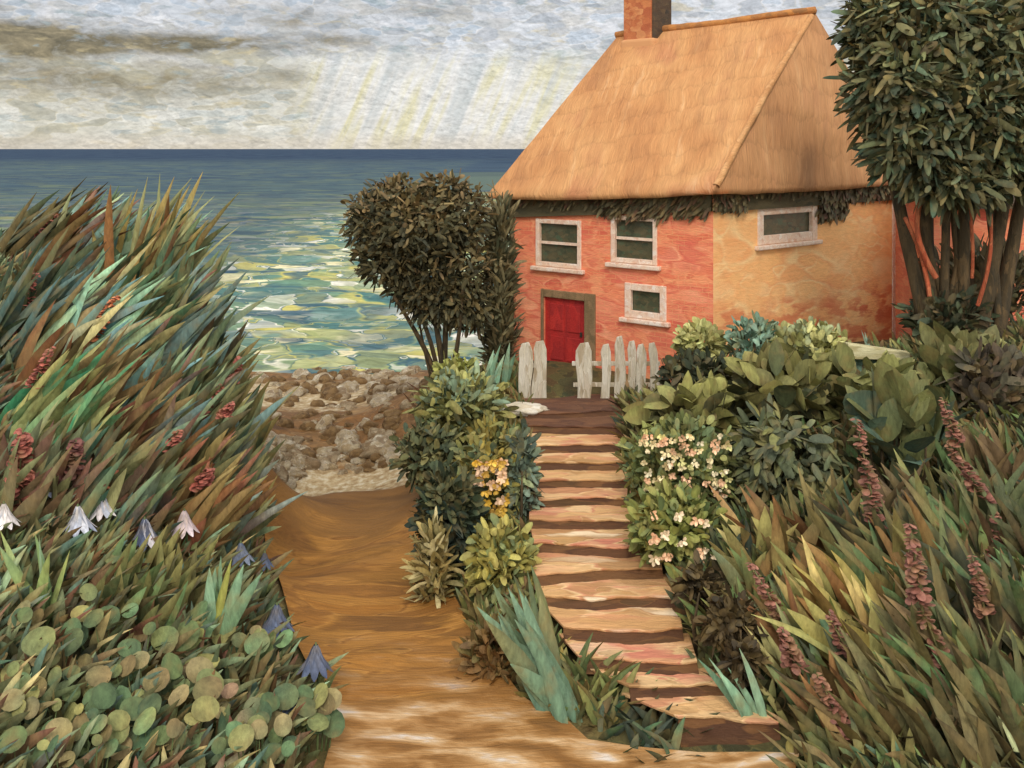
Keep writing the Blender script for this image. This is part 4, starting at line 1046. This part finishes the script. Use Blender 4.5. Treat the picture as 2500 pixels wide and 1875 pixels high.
shrub('deep_green_shrub', 'deep green almost black shrub in the middle of the bank facing the path', 'shrub', 968, 1130, 62, 125, 900, (.18, .42), (.08, .16), [(44, 56, 44), (36, 50, 44), (58, 66, 46), (50, 60, 40)], [(70, 80, 54), (96, 92, 56)], y=17.6, k=1.0)
shrub('leafy_shrub', 'mustard and green shrub halfway down the bank beside the steps', 'shrub', 1085, 1215, 72, 75, 640, (.16, .36), (.08, .15), [(144, 132, 66), (120, 118, 62), (104, 116, 76), (158, 146, 76)], y=16.6)
shrub('dry_shrub', 'dry yellowish stems leaning along the right edge of the path', 'shrub', 935, 1240, 34, 110, 300, (.25, .5), (.05, .1), [(164, 142, 86), (132, 114, 64), (104, 96, 56), (180, 164, 116)], y=16.9, up=.9, leanv=(-.3, 0))
blade_plant('agave', 'big blue-green spear leaved plant at the foot of the steps', 'plant', 1222, 1560, 13, (1.2, 1.95), (.20, .30), (-.42, .15), .24, [(88, 112, 88), (72, 96, 76), (108, 130, 102), (62, 76, 54)], [(100, 122, 94), (84, 104, 76), (118, 116, 76)], r=.22, bend=.12, fold=.35)
blade_plant('agave', 'smaller olive spear plant just above the big blue-green one', 'plant', 1170, 1430, 10, (1.0, 1.7), (.12, .2), (-.3, .1), .2, [(140, 132, 76), (92, 104, 72), (70, 80, 56), (112, 116, 70)], r=.25, bend=.15)
shrub('brown_shrub', 'brown withered shrub at the lower end of the bank beside the path', 'shrub', 1065, 1455, 62, 100, 620, (.16, .4), (.06, .13), [(106, 76, 40), (88, 66, 38), (122, 92, 50), (96, 88, 50)], y=14.6)
blade_plant('grass_tuft', 'green grassy tuft beside the lowest steps', 'grass', 1290, 1530, 40, (.5, .9), (.07, .14), (.1, 0), .4, [(96, 102, 56), (74, 86, 50), (118, 118, 66), (104, 82, 46)], r=.45)
blade_plant('grass_tuft', 'dark green tuft along the foot of the steps at the path edge', 'grass', 1400, 1590, 60, (.3, .6), (.07, .14), (.1, 0), .6, PAL_DK + [(58, 84, 54)], r=.7)

# ================================================================== THE RIGHT GARDEN
BL = ([(216, 196, 146), (204, 180, 128), (222, 206, 168), (214, 168, 130), (196, 188, 122)], 85, .06, (.72, .62, 0, 25))
shrub('blossoming_shrub', 'shrub covered in small cream and pink blossoms right of the steps', 'shrub', 1470, 1010, 130, 110, 1500, (.14, .34), (.07, .15), [(118, 120, 64), (96, 104, 60), (84, 96, 62), (134, 132, 74), (108, 124, 84)], y=18.2, flowers=BL)
shrub('leafy_shrub', 'yellow-green shrub with a few pink blooms crowding the steps at mid height', 'shrub', 1460, 1140, 105, 75, 900, (.14, .34), (.08, .15), [(124, 124, 62), (104, 112, 60), (84, 96, 56), (138, 134, 70)], y=16.6, flowers=([(224, 180, 140), (230, 206, 170)], 16, .075, (.7, .7)))
shrub('broad_leaved_plant', 'broad olive leaves heaped beside the dark shrub above the blossoms', 'plant', 1500, 890, 110, 55, 130, (.45, .75), (.24, .38), [(104, 100, 58), (88, 90, 58), (124, 116, 64), (76, 74, 48)], [(144, 140, 78)], y=20.2, prof='broad', part='leaves', k=1.0)
shrub('broad_leaved_plant', 'broad olive and dark green leaves below the wide yellow-green shrub', 'plant', 1690, 845, 130, 60, 150, (.5, .9), (.28, .44), [(104, 98, 56), (74, 80, 50), (60, 62, 40), (120, 112, 62)], [(150, 144, 80), (118, 112, 64)], y=20.4, prof='broad', part='leaves', k=1.0)
shrub('broad_leaved_plant', 'large olive leaves under the end of the cream plank', 'plant', 1870, 850, 95, 60, 100, (.6, 1.0), (.32, .5), [(116, 114, 64), (100, 104, 62), (84, 88, 56)], [(132, 130, 76)], y=20.3, prof='broad', part='leaves', k=1.0)
shrub('giant_leaved_plant', 'giant blue-green leaves rising right of the garden middle', 'plant', 1955, 950, 85, 115, 50, (.7, 1.2), (.42, .66), [(90, 98, 66), (84, 104, 86), (112, 114, 68), (80, 98, 84)], [(122, 122, 72)], y=17.6, prof='broad', up=1.3, part='leaves', k=.9)
shrub('giant_leaved_plant', 'broad olive leaves on the bank at the foot of the tree stems', 'plant', 2060, 800, 110, 60, 90, (.5, .9), (.28, .46), [(110, 110, 64), (98, 100, 60), (84, 90, 56)], [(126, 122, 74)], y=20.9, prof='broad', up=.6, part='leaves', k=.92)
shrub('purple_brown_shrub', 'dark purplish brown shrub at the right edge below the tree', 'shrub', 2150, 860, 95, 90, 700, (.25, .6), (.1, .2), [(76, 64, 50), (64, 58, 48), (92, 72, 52), (70, 66, 48)], y=19.8, leanv=(.3, 0), k=1.1)
shrub('slate_green_shrub', 'slate green shrub of drooping leaves in the middle of the right garden', 'shrub', 1690, 1010, 115, 120, 900, (.2, .5), (.1, .18), [(78, 84, 58), (64, 70, 52), (100, 102, 62), (88, 92, 70), (114, 112, 64)], y=18.0, up=-.3)

MV = [(128, 82, 66), (112, 74, 60), (138, 92, 74), (120, 76, 62), (104, 66, 54)]
RP = [  # label, foot u, v, n, L, W, lean, palette, spikes
 ('tall reddish spike plant behind the slate green shrub beside the giant leaves', 1905, 1230, 26, (1.1, 2.0), (.12, .2), (-.25, .1), PAL_R, [(1895, 1130, 1850, 905, MV, .13)]),
 ('olive blade plant left of the giant blue-green leaves', 1800, 1200, 26, (1.0, 1.9), (.12, .22), (-.2, .1), PAL_RL, None),
 ('plant with two mauve spikes right of the giant leaves', 2060, 1190, 26, (1.1, 2.0), (.12, .2), (-.2, .1), PAL_R, [(2130, 1080, 2050, 960, MV, .12), (2070, 960, 2035, 860, MV, .1)]),
 ('blade plant with a red flower at the right edge of the garden', 2180, 1180, 26, (1.1, 2.0), (.12, .2), (-.15, .1), PAL_RL, [(2150, 1240, 2150, 1110, MV, .12)]),
 ('light green long leaved plant in front of the slate green shrub', 1660, 1240, 20, (1.0, 1.8), (.16, .28), (-.2, .05), PAL_RL, None),
 ('pale olive broad blade plant left of the longest mauve spike', 1870, 1400, 24, (1.2, 2.2), (.16, .26), (-.35, .1), PAL_RL + PAL_R, None),
 ('plant carrying the longest mauve spike of the right garden', 2060, 1500, 30, (1.2, 2.2), (.13, .22), (-.35, .1), PAL_R, [(2060, 1490, 1975, 1270, MV, .12), (1990, 1300, 1965, 1130, MV, .12)]),
 ('blade plant with a ruddy spike near the lower right edge', 2190, 1420, 28, (1.2, 2.2), (.13, .22), (-.3, .1), PAL_R, [(2130, 1330, 2100, 1200, MV, .1)]),
 ('plant with a mauve spike right of the dark withered clumps', 1740, 1440, 24, (.9, 1.7), (.12, .2), (-.4, .1), PAL_R, [(1690, 1340, 1620, 1215, MV, .1)]),
 ('plant with two short red flower heads beside the lowest dark clump', 1800, 1520, 24, (.8, 1.5), (.12, .2), (-.35, .1), PAL_R, [(1720, 1440, 1690, 1360, MV, .12), (1830, 1410, 1790, 1320, MV, .1)]),
 ('plant with a knobbly pink spike at the bottom of the right garden', 1850, 1610, 24, (.8, 1.5), (.12, .2), (-.4, .1), PAL_R, [(1830, 1590, 1765, 1455, MV, .11)]),
 ('brown leaved plant at the bottom right corner', 2130, 1640, 30, (1.0, 1.8), (.13, .2), (-.4, .1), [(98, 84, 50), (80, 68, 42), (112, 100, 60), (84, 84, 54)], None),
 ('dark brown and olive blades between the pink spike and the longest spike', 1960, 1610, 30, (1.0, 1.9), (.13, .22), (-.45, .1), [(92, 74, 42), (70, 60, 38), (104, 98, 58), (116, 110, 64)], None),
 ('olive and brown blades between the longest spike and the right edge', 2150, 1560, 30, (1.0, 2.0), (.13, .22), (-.35, .1), PAL_R, None),
 ('narrow olive blades behind the dark withered clumps', 1640, 1380, 22, (.8, 1.5), (.12, .2), (-.3, .1), PAL_R + [(112, 124, 92)], None),
 ('mixed green blades under the purplish brown shrub', 2140, 1060, 26, (1.0, 1.7), (.14, .24), (-.2, .1), PAL_R, None),
 ('green and ochre blades below the giant leaves', 1990, 1320, 26, (1.1, 2.0), (.14, .24), (-.3, .1), [(98, 104, 62), (124, 112, 62), (86, 78, 48), (92, 122, 76), (144, 104, 60)], None),
 ('dark leaved plant between the blossoms and the dark withered clumps', 1590, 1220, 22, (.7, 1.3), (.13, .22), (-.2, .05), PAL_DK + [(108, 112, 62)], None),
]
for (lb, u, v, n, L, W, ln, pl, sp) in RP:
    L = (L[0] * .75, L[1] * .85); W = (W[0] * .8, W[1] * .72); n = int(n * 1.35)
    blade_plant('spiked_perennial' if sp else 'bladed_perennial', lb, 'plant', u, v, int(n * 1.1), (L[0]*.8, L[1]), (W[0]*1.15, W[1]*1.6), ln, .3, pl, None, .55, .35, k=1.08, group='tall perennials of the right garden', spikes=sp)
for (lb, u, v, n, L, W, ln, pl) in [
 ('curved mint green blades right of the lowest step', 1640, 1580, 5, (1.0, 1.4), (.09, .14), (-.35, .05), PAL_MINT),
 ('slender pale yellow leaves below the lowest dark clump', 1710, 1500, 5, (.8, 1.2), (.08, .13), (-.45, .05), [(190, 178, 116), (160, 154, 96)]),
 ('single stroke of pale straw leaf pointing up at the lower right', 2125, 1490, 3, (.9, 1.2), (.1, .16), (-.3, .05), [(184, 172, 100), (160, 152, 88)]),
 ('pale leaf tips near the bottom right corner', 2200, 1640, 5, (.4, .7), (.07, .1), (-.2, .05), [(176, 180, 130), (128, 150, 112)]),
 ('mint green leaf tuft on the bottom edge below the pink spike', 1930, 1650, 6, (.4, .8), (.08, .14), (-.5, .05), PAL_MINT),
 ('straw coloured leaf lying low right of the pink spike', 1990, 1560, 4, (.8, 1.1), (.07, .11), (-.9, .05), [(170, 160, 96), (140, 134, 84)])]:
    blade_plant('leaf_tuft', lb, 'plant', u, v, n, L, W, ln, .14, pl, None, .12, .25)

# withered dark brown clumps
DKB = [(58, 46, 26), (72, 56, 30), (48, 40, 24), (86, 68, 38)]
for (u, v, ru, rv, n, lb) in ((1508, 1268, 38, 42, 240, 'small dark brown withered clump beside the steps, upper of three'), (1582, 1350, 62, 58, 480, 'largest dark brown withered clump right of the steps'),
                              (1604, 1432, 32, 34, 200, 'smallest dark brown withered clump, near the bottom steps')):
    shrub('withered_plant', lb, 'plant', u, v, ru, rv, n, (.10, .26), (.05, .12), DKB, y=hit(T(u), T(v + 120)).y - .05, group='dark withered clumps', k=1.0, up=.1)

# ================================================================== THE LEFT BANK
RED = [(138, 74, 60), (150, 86, 70), (122, 64, 54), (130, 76, 62)]
ORG_ = [(176, 98, 64), (196, 120, 78), (150, 78, 56)]
LP = [ # label, foot u, v, n, L, W, lean, palette, spikes
 ('leaning reed plant with a pinkish spike at the top left corner of the bank', 20, 560, 30, (1.2, 2.2), (.12, .22), (.75, 0), PAL_LD, [(60, 560, 120, 460, RED, .14)]),
 ('dark leaning reeds on the skyline, left of the mint green tip', 95, 545, 30, (1.3, 2.3), (.12, .22), (.8, 0), PAL_LD, None),
 ('reeds with one mint green tip standing highest against the sea', 150, 500, 26, (1.3, 2.0), (.14, .24), (.35, 0), PAL_L, None),
 ('reeds with ochre blades on the skyline between the two mint tips', 220, 525, 26, (1.2, 1.9), (.14, .24), (.65, 0), PAL_L + [(190, 146, 92)], None),
 ('reeds with a broad pale green tip where the bank meets the sea', 290, 540, 28, (1.2, 2.2), (.14, .24), (.22, 0), PAL_L, None),
 ('dark olive reeds on the seaward shoulder of the bank', 345, 640, 28, (1.2, 2.0), (.14, .24), (.15, 0), PAL_LD, None),
 ('reed plant with a dark red spike on the far left, second row', 20, 760, 30, (1.2, 2.2), (.13, .24), (.55, 0), PAL_L, [(35, 740, 75, 590, RED, .13)]),
 ('reed plant with thick orange-red spikes in the second row', 120, 800, 30, (1.2, 2.2), (.13, .24), (.6, 0), PAL_L, [(85, 840, 200, 720, RED, .15), (190, 730, 250, 640, ORG_, .13)]),
 ('reed plant with very dark green blades in the second row', 225, 760, 30, (1.2, 2.1), (.14, .26), (.65, 0), [(54, 72, 46), (60, 84, 56), (120, 124, 80), (92, 100, 64), (150, 136, 88)], None),
 ('pale green reeds with blue-green blades below the skyline reeds', 320, 780, 30, (1.2, 2.1), (.14, .26), (.55, 0), PAL_L + [(112, 140, 132)], [(345, 760, 385, 680, RED, .1)]),
 ('tall pale reeds curving beside the sea, halfway down the bank', 405, 800, 28, (1.3, 2.2), (.14, .24), (.2, 0), PAL_L, None),
 ('reed plant with emerald blades at the left edge of the bank', 60, 980, 30, (1.2, 2.1), (.14, .24), (.5, 0), [(60, 124, 84), (96, 134, 92), (132, 138, 86), (112, 112, 66), (150, 144, 86)], [(70, 840, 110, 750, RED, .1)]),
 ('olive and brown reeds in the middle of the bank', 180, 960, 30, (1.2, 2.1), (.14, .24), (.55, 0), PAL_LD + [(148, 138, 90)], None),
 ('reeds with a dark red spike in the middle of the bank', 290, 980, 30, (1.2, 2.0), (.14, .24), (.5, 0), PAL_L, [(290, 940, 350, 850, RED, .12)]),
 ('reeds spotted with small red flowers near the water', 400, 980, 30, (1.2, 2.0), (.14, .24), (.4, 0), PAL_L, [(430, 900, 480, 830, RED, .1), (415, 960, 450, 900, RED, .1)]),
 ('bending reeds with a red flower tip reaching over the beach', 490, 960, 28, (1.2, 2.0), (.14, .24), (.35, 0), PAL_LD + PAL_L, [(490, 830, 520, 770, RED, .13)]),
 ('plant with a thick crimson spike at the left edge above the bells', 30, 1130, 28, (1.0, 1.7), (.14, .24), (.3, 0), PAL_LD, [(35, 1090, 50, 930, RED, .17)]),
 ('dark brown plant with a maroon spike above the lavender bells', 145, 1130, 28, (1.0, 1.7), (.14, .24), (.35, 0), PAL_LD + [(86, 60, 46)], [(150, 1040, 165, 950, [(84, 52, 46), (102, 60, 52)], .15)]),
 ('plant with a rusty orange bloom above the lavender bells', 235, 1130, 26, (.9, 1.6), (.14, .24), (.4, 0), PAL_LD, [(225, 1070, 245, 1015, ORG_, .14)]),
 ('plant with two deep pink blooms near the stones', 370, 1130, 28, (1.0, 1.7), (.14, .24), (.45, 0), PAL_LD + [(112, 140, 128)], [(360, 990, 385, 930, RED, .12), (430, 1050, 455, 1010, RED, .12)]),
 ('grey-green leaning reeds at the right foot of the bank', 460, 1110, 28, (1.0, 1.8), (.14, .22), (.5, 0), PAL_L, [(480, 900, 500, 870, RED, .1)]),
 ('dark reeds between the maroon spike and the rusty bloom', 90, 900, 26, (1.1, 1.8), (.14, .24), (.5, 0), PAL_LD, None),
 ('yellow-green reeds beside the water, above the stones', 520, 1040, 24, (.9, 1.6), (.13, .22), (.2, 0), PAL_L + [(158, 150, 92)], None),
]
for (lb, u, v, n, L, W, ln, pl, sp) in LP:
    W = (W[0] * .8, W[1] * .74); n = int(n * 1.35)
    if u > 440: u -= 35
    if v < 700:
        v = max(v, (8 + float(np.interp(T(u), [0, 60, 140, 200], [255, 274, 299, 324]))) / T(1))
        m_ = float(np.interp(u, [0, 95, 150, 290, 345], [1.1, 1.1, 1.3, 1.38, 1.25])); L = (L[0] * m_, L[1] * m_)
    elif v < 830: L = (L[0] * (.8 if 400 < u < 480 else 1.15), L[1] * (.8 if 400 < u < 480 else 1.15))
    blade_plant('flowering_reed' if sp else 'reed', lb, 'plant', u, v, int(n * 1.25), (L[0]*.8, L[1]), (W[0]*1.1, W[1]*1.5), (ln[0]+.08, ln[1]), .2, pl, None, .6, .3, group='leaning reeds on the left bank', spikes=sp)

# lavender and blue bell flowers
LAV = [(150, 152, 160), (172, 162, 158), (134, 138, 152), (186, 178, 170)]
NVY = [(62, 72, 92), (76, 84, 102), (54, 62, 82), (98, 102, 114)]
def bell(u, v, r, pal, lb):
    q = hit(T(u), T(v + 70)); y = q.y - .15; c = P(T(u), T(v), y); s = y / F * T(1) * r * 1.15
    g0 = gz(c.x, c.y)
    root = thing('bell_flower', (c.x, c.y, g0), lb, 'flower', 'bell flowers of the left bank')
    a = Acc(); n = 9; th = np.linspace(0, 6.28, n, endpoint=False)
    o3 = np.stack([np.cos(th), np.sin(th), 0 * th], 1)
    top = np.array(c) + np.array([0, 0, s])
    P0 = top[None] + o3 * s * .12
    D = o3 * s * .38 + np.array([rng.uniform(-.1, .1) * s, 0, -s * 1.5]); Bv = o3 * s * .55
    a.add(*strips(P0, D, np.cross(D, o3), np.full(n, s * .55), Bv, pick(pal, n, 1.15), pick(pal, n, 1.25), 'dab', .25)); a.build('petals', MF, root)
    a = Acc(); tube(a, [(c.x + .05, c.y + .05, g0 - .1), (c.x + .03, c.y + .02, (g0 + top[2]) / 2), tuple(top + [0, 0, .03])], [.025, .02, .014], lin((90, 100, 60)), 5)
    blades_mesh(a, Vector((c.x, c.y, g0)), 8, (.35, .7), (.05, .1), (.1, 0), .3, [(96, 110, 66), (80, 94, 60), (118, 122, 74)], None, .15)
    a.build('stem', ML, root)
for (u, v, r, pal, lb) in [(90, 1040, 46, LAV, 'large pale lavender bell below the crimson spike at the far left'), (8, 1120, 28, LAV, 'pale bell half out of the picture at the left edge'),
    (168, 1130, 32, LAV, 'lavender bell with a curling rim right of the large pale one'), (222, 1100, 26, LAV, 'slim grey-lavender bell under the rusty orange bloom'),
    (312, 1160, 34, NVY[1:] + LAV[:2], 'blue-grey bell with a pale rim in the middle of the bell row'), (398, 1135, 28, [(186, 164, 156), (196, 176, 166), (166, 150, 150)], 'pinkish white bell right of the blue-grey one'),
    (472, 1095, 34, [(104, 108, 126), (124, 126, 140), (92, 98, 120)], 'slate lavender bell beside the stones'), (520, 1200, 24, [(84, 94, 112), (98, 104, 116)], 'slate blue bell above the mint spear leaves'),
    (572, 1215, 18, NVY, 'small navy bell at the edge of the ochre path, the highest of four'), (598, 1345, 34, NVY, 'navy bell hanging over the path edge, second of four from the top'),
    (682, 1432, 34, NVY[1:], 'slate navy bell leaning furthest onto the path'), (636, 1525, 34, NVY, 'navy bell lowest beside the path')]:
    bell(u, v, r, pal, lb)

# spear leaves among the round leaves
blade_plant('spear_plant', 'fan of long mint and yellow-green leaves at the left, below the bells', 'plant', 95, 1340, 9, (.9, 1.35), (.11, .17), (.05, 0), .28, [(132, 156, 118), (112, 134, 84), (134, 140, 76), (96, 118, 78)], r=.12, bend=.15, k=1.35)
blade_plant('spear_plant', 'tall mint leaves with a yellow striped one beside the path', 'plant', 465, 1420, 8, (.9, 1.5), (.14, .22), (.3, 0), .2, [(126, 154, 120), (112, 140, 108), (138, 136, 66), (92, 112, 72)], r=.15, bend=.1, k=1.35)
blade_plant('spear_plant', 'green and brown pointed leaves in the row under the bells', 'plant', 270, 1330, 26, (.6, 1.1), (.14, .22), (.3, 0), .22, [(104, 100, 56), (120, 112, 66), (76, 84, 50), (84, 104, 62)], r=.6, bend=.2)
blade_plant('spear_plant', 'olive pointed leaves between the fan and the striped leaves', 'plant', 360, 1300, 22, (.6, 1.1), (.14, .22), (.35, 0), .22, [(112, 108, 62), (94, 88, 52), (132, 124, 72)], r=.5, bend=.2)

# round leaved plants
RL_P = [(112, 114, 66), (134, 128, 74), (92, 104, 60), (74, 90, 56), (136, 120, 80), (92, 116, 76), (110, 92, 58), (66, 84, 58)]
def round_plant(lb, u, v, n, spread, rad, pal=RL_P, hh=(.25, .7)):
    n = int(n * .72); rad = (rad[0] * .75, rad[1] * 1.12)
    q = hit(T(u), T(v)); root = thing('round_leaved_plant', tuple(q), lb, 'plant', 'round leaved plants at the bottom left')
    a = Acc(); 
    x = q.x + rng.normal(0, spread, n); y = q.y + rng.normal(0, spread * .8, n); g = gz_arr(x, y); z = g + rng.uniform(hh[0], hh[1], n)
    Rr = rng.uniform(rad[0], rad[1], n)
    tilt = np.stack([rng.normal(0, .35, n), -.75 + rng.normal(0, .25, n), np.full(n, .75)], 1)   # leaf normals, turned to the light
    nrm = unit(tilt); ref = unit(np.stack([rng.normal(0, 1, n), rng.normal(0, .3, n), rng.normal(0, 1, n)], 1))
    D = unit(ref - nrm * np.sum(ref * nrm, 1)[:, None]); S = np.cross(nrm, D)
    P0 = np.stack([x, y, z], 1) - D * Rr[:, None]
    ca = pick(pal, n, 1.1); cb = ca * .6 + pick(pal + [(150, 140, 70), (70, 96, 60)], n, 1.1) * .4
    a.add(*strips(P0, D * (2 * Rr)[:, None], S, Rr * 1.75, np.zeros((n, 3)), ca, cb, 'round', -.12))
    a.build('leaves', ML, root)
    a = Acc()
    for i in range(n): tube(a, [(q.x + (x[i] - q.x) * .7, q.y + (y[i] - q.y) * .7, g[i] - .05), (x[i], y[i] + .02, z[i] - .02)], [.012, .008], lin((84, 96, 52)), 4)
    a.build('stem', ML, root)
for i, (lb, u, v, n, sp, rd) in enumerate([
  ('round leaved plant with two big coin leaves beside the mint spears', 430, 1440, 16, .28, (.13, .2)),
  ('round leaved plant between the fan of mint leaves and the big coins', 270, 1440, 20, .3, (.11, .17)),
  ('round leaved plant at the left edge below the mint fan', 90, 1470, 22, .32, (.11, .17)),
  ('round leaved plant below the striped leaf, nearest the navy bells', 560, 1480, 16, .26, (.1, .16)),
  ('round leaved plant in the middle of the patch', 330, 1560, 24, .32, (.1, .16)),
  ('pinkish tinged round leaved plant left of the lowest navy bell', 500, 1600, 20, .28, (.1, .16)),
  ('round leaved plant in the left part of the patch, over the dark gap', 180, 1590, 22, .3, (.1, .15)),
  ('blue-green small leaved plant in the bottom left corner', 60, 1640, 26, .3, (.08, .13)),
  ('round leaved plant on the bottom edge, left of the pinkish one', 330, 1670, 24, .32, (.09, .15)),
  ('round leaved plant spilling onto the pale path at the bottom', 680, 1630, 18, .16, (.1, .17)),
  ('small round leaved plant on the bottom edge below the dark gap', 190, 1690, 24, .3, (.08, .14)),
  ('round leaved plant on the bottom edge next to the spilling one', 560, 1690, 22, .28, (.09, .15))]):
    round_plant(lb, u, v, n, sp, rd, RL_P if i != 5 else RL_P + [(184, 140, 112), (170, 134, 104)])

# ================================================================== GROUND COVER
def cover(n, region, L, W, lean, pal, name, lb=None):
    x = rng.uniform(region[0], region[1], n * 3); y = rng.uniform(region[2], region[3], n * 3)
    keep = region[4](x, y); x = x[keep][:n]; y = y[keep][:n]; n = len(x)
    P0 = np.stack([x, y, gz_arr(x, y) - .03], 1); l = rng.uniform(L[0], L[1], n)
    d = np.stack([lean + rng.normal(0, .45, n), rng.normal(-.15, .4, n), np.ones(n)], 1); D = unit(d) * l[:, None]
    S = np.stack([np.ones(n), rng.normal(0, .6, n), rng.normal(0, .2, n)], 1)
    f = np.array([mnoise.noise(Vector((a * .7, b * .7, 3))) for a, b in zip(x, y)])
    g = np.clip(1 + f[:, None] * .5, .6, 1.5)
    a = Acc(); a.add(*strips(P0, D, S, rng.uniform(W[0], W[1], n), np.stack([lean * l * .3, 0 * l, -l * .15], 1), pickn(pal, P0, 1.15, 1.5) * g, pickn(pal, P0 + 5, 1.25, 1.5) * g, 'blade', .25))
    tag(a.build(name, ML), kind='stuff')
pl_l = lambda x, y: x < np.interp(y, [9, 12.9, 15.3, 18.4, 22, 26], [-2.45, -2.55, -3.65, -4.95, -6.5, -7.8])
cover(9000, (-13, -2.3, 10, 25.5, pl_l), (.3, .9), (.06, .15), .4, PAL_LD + PAL_L[:5], 'ground_cover')
pl_r = lambda x, y: (x > np.interp(y, [9, 12.5, 13.0, 13.6, 14.2, 16.9, 18.5, 23], [3.6, 3.5, 3.75, 3.1, 2.75, 2.6, 2.3, 2.55])) & (y > 9)
cover(10000, (2.2, 13, 10.2, 23.4, pl_r), (.25, .8), (.06, .15), -.3, PAL_R + PAL_DK, 'ground_cover')
pl_m = lambda x, y: (x < np.interp(y, [13.3, 14.2, 15.7, 18.5, 23.5], [1.5, .9, .42, .35, .3])) & (x > np.interp(y, [13.2, 13.8, 15.5, 18, 22.6, 25], [.85, .25, -.5, -1.2, -2.1, -2.3]))
cover(3800, (-2.4, 1.6, 13.3, 26, pl_m), (.2, .6), (.05, .13), -.1, PAL_R + [(128, 108, 54), (70, 84, 56)], 'ground_cover')
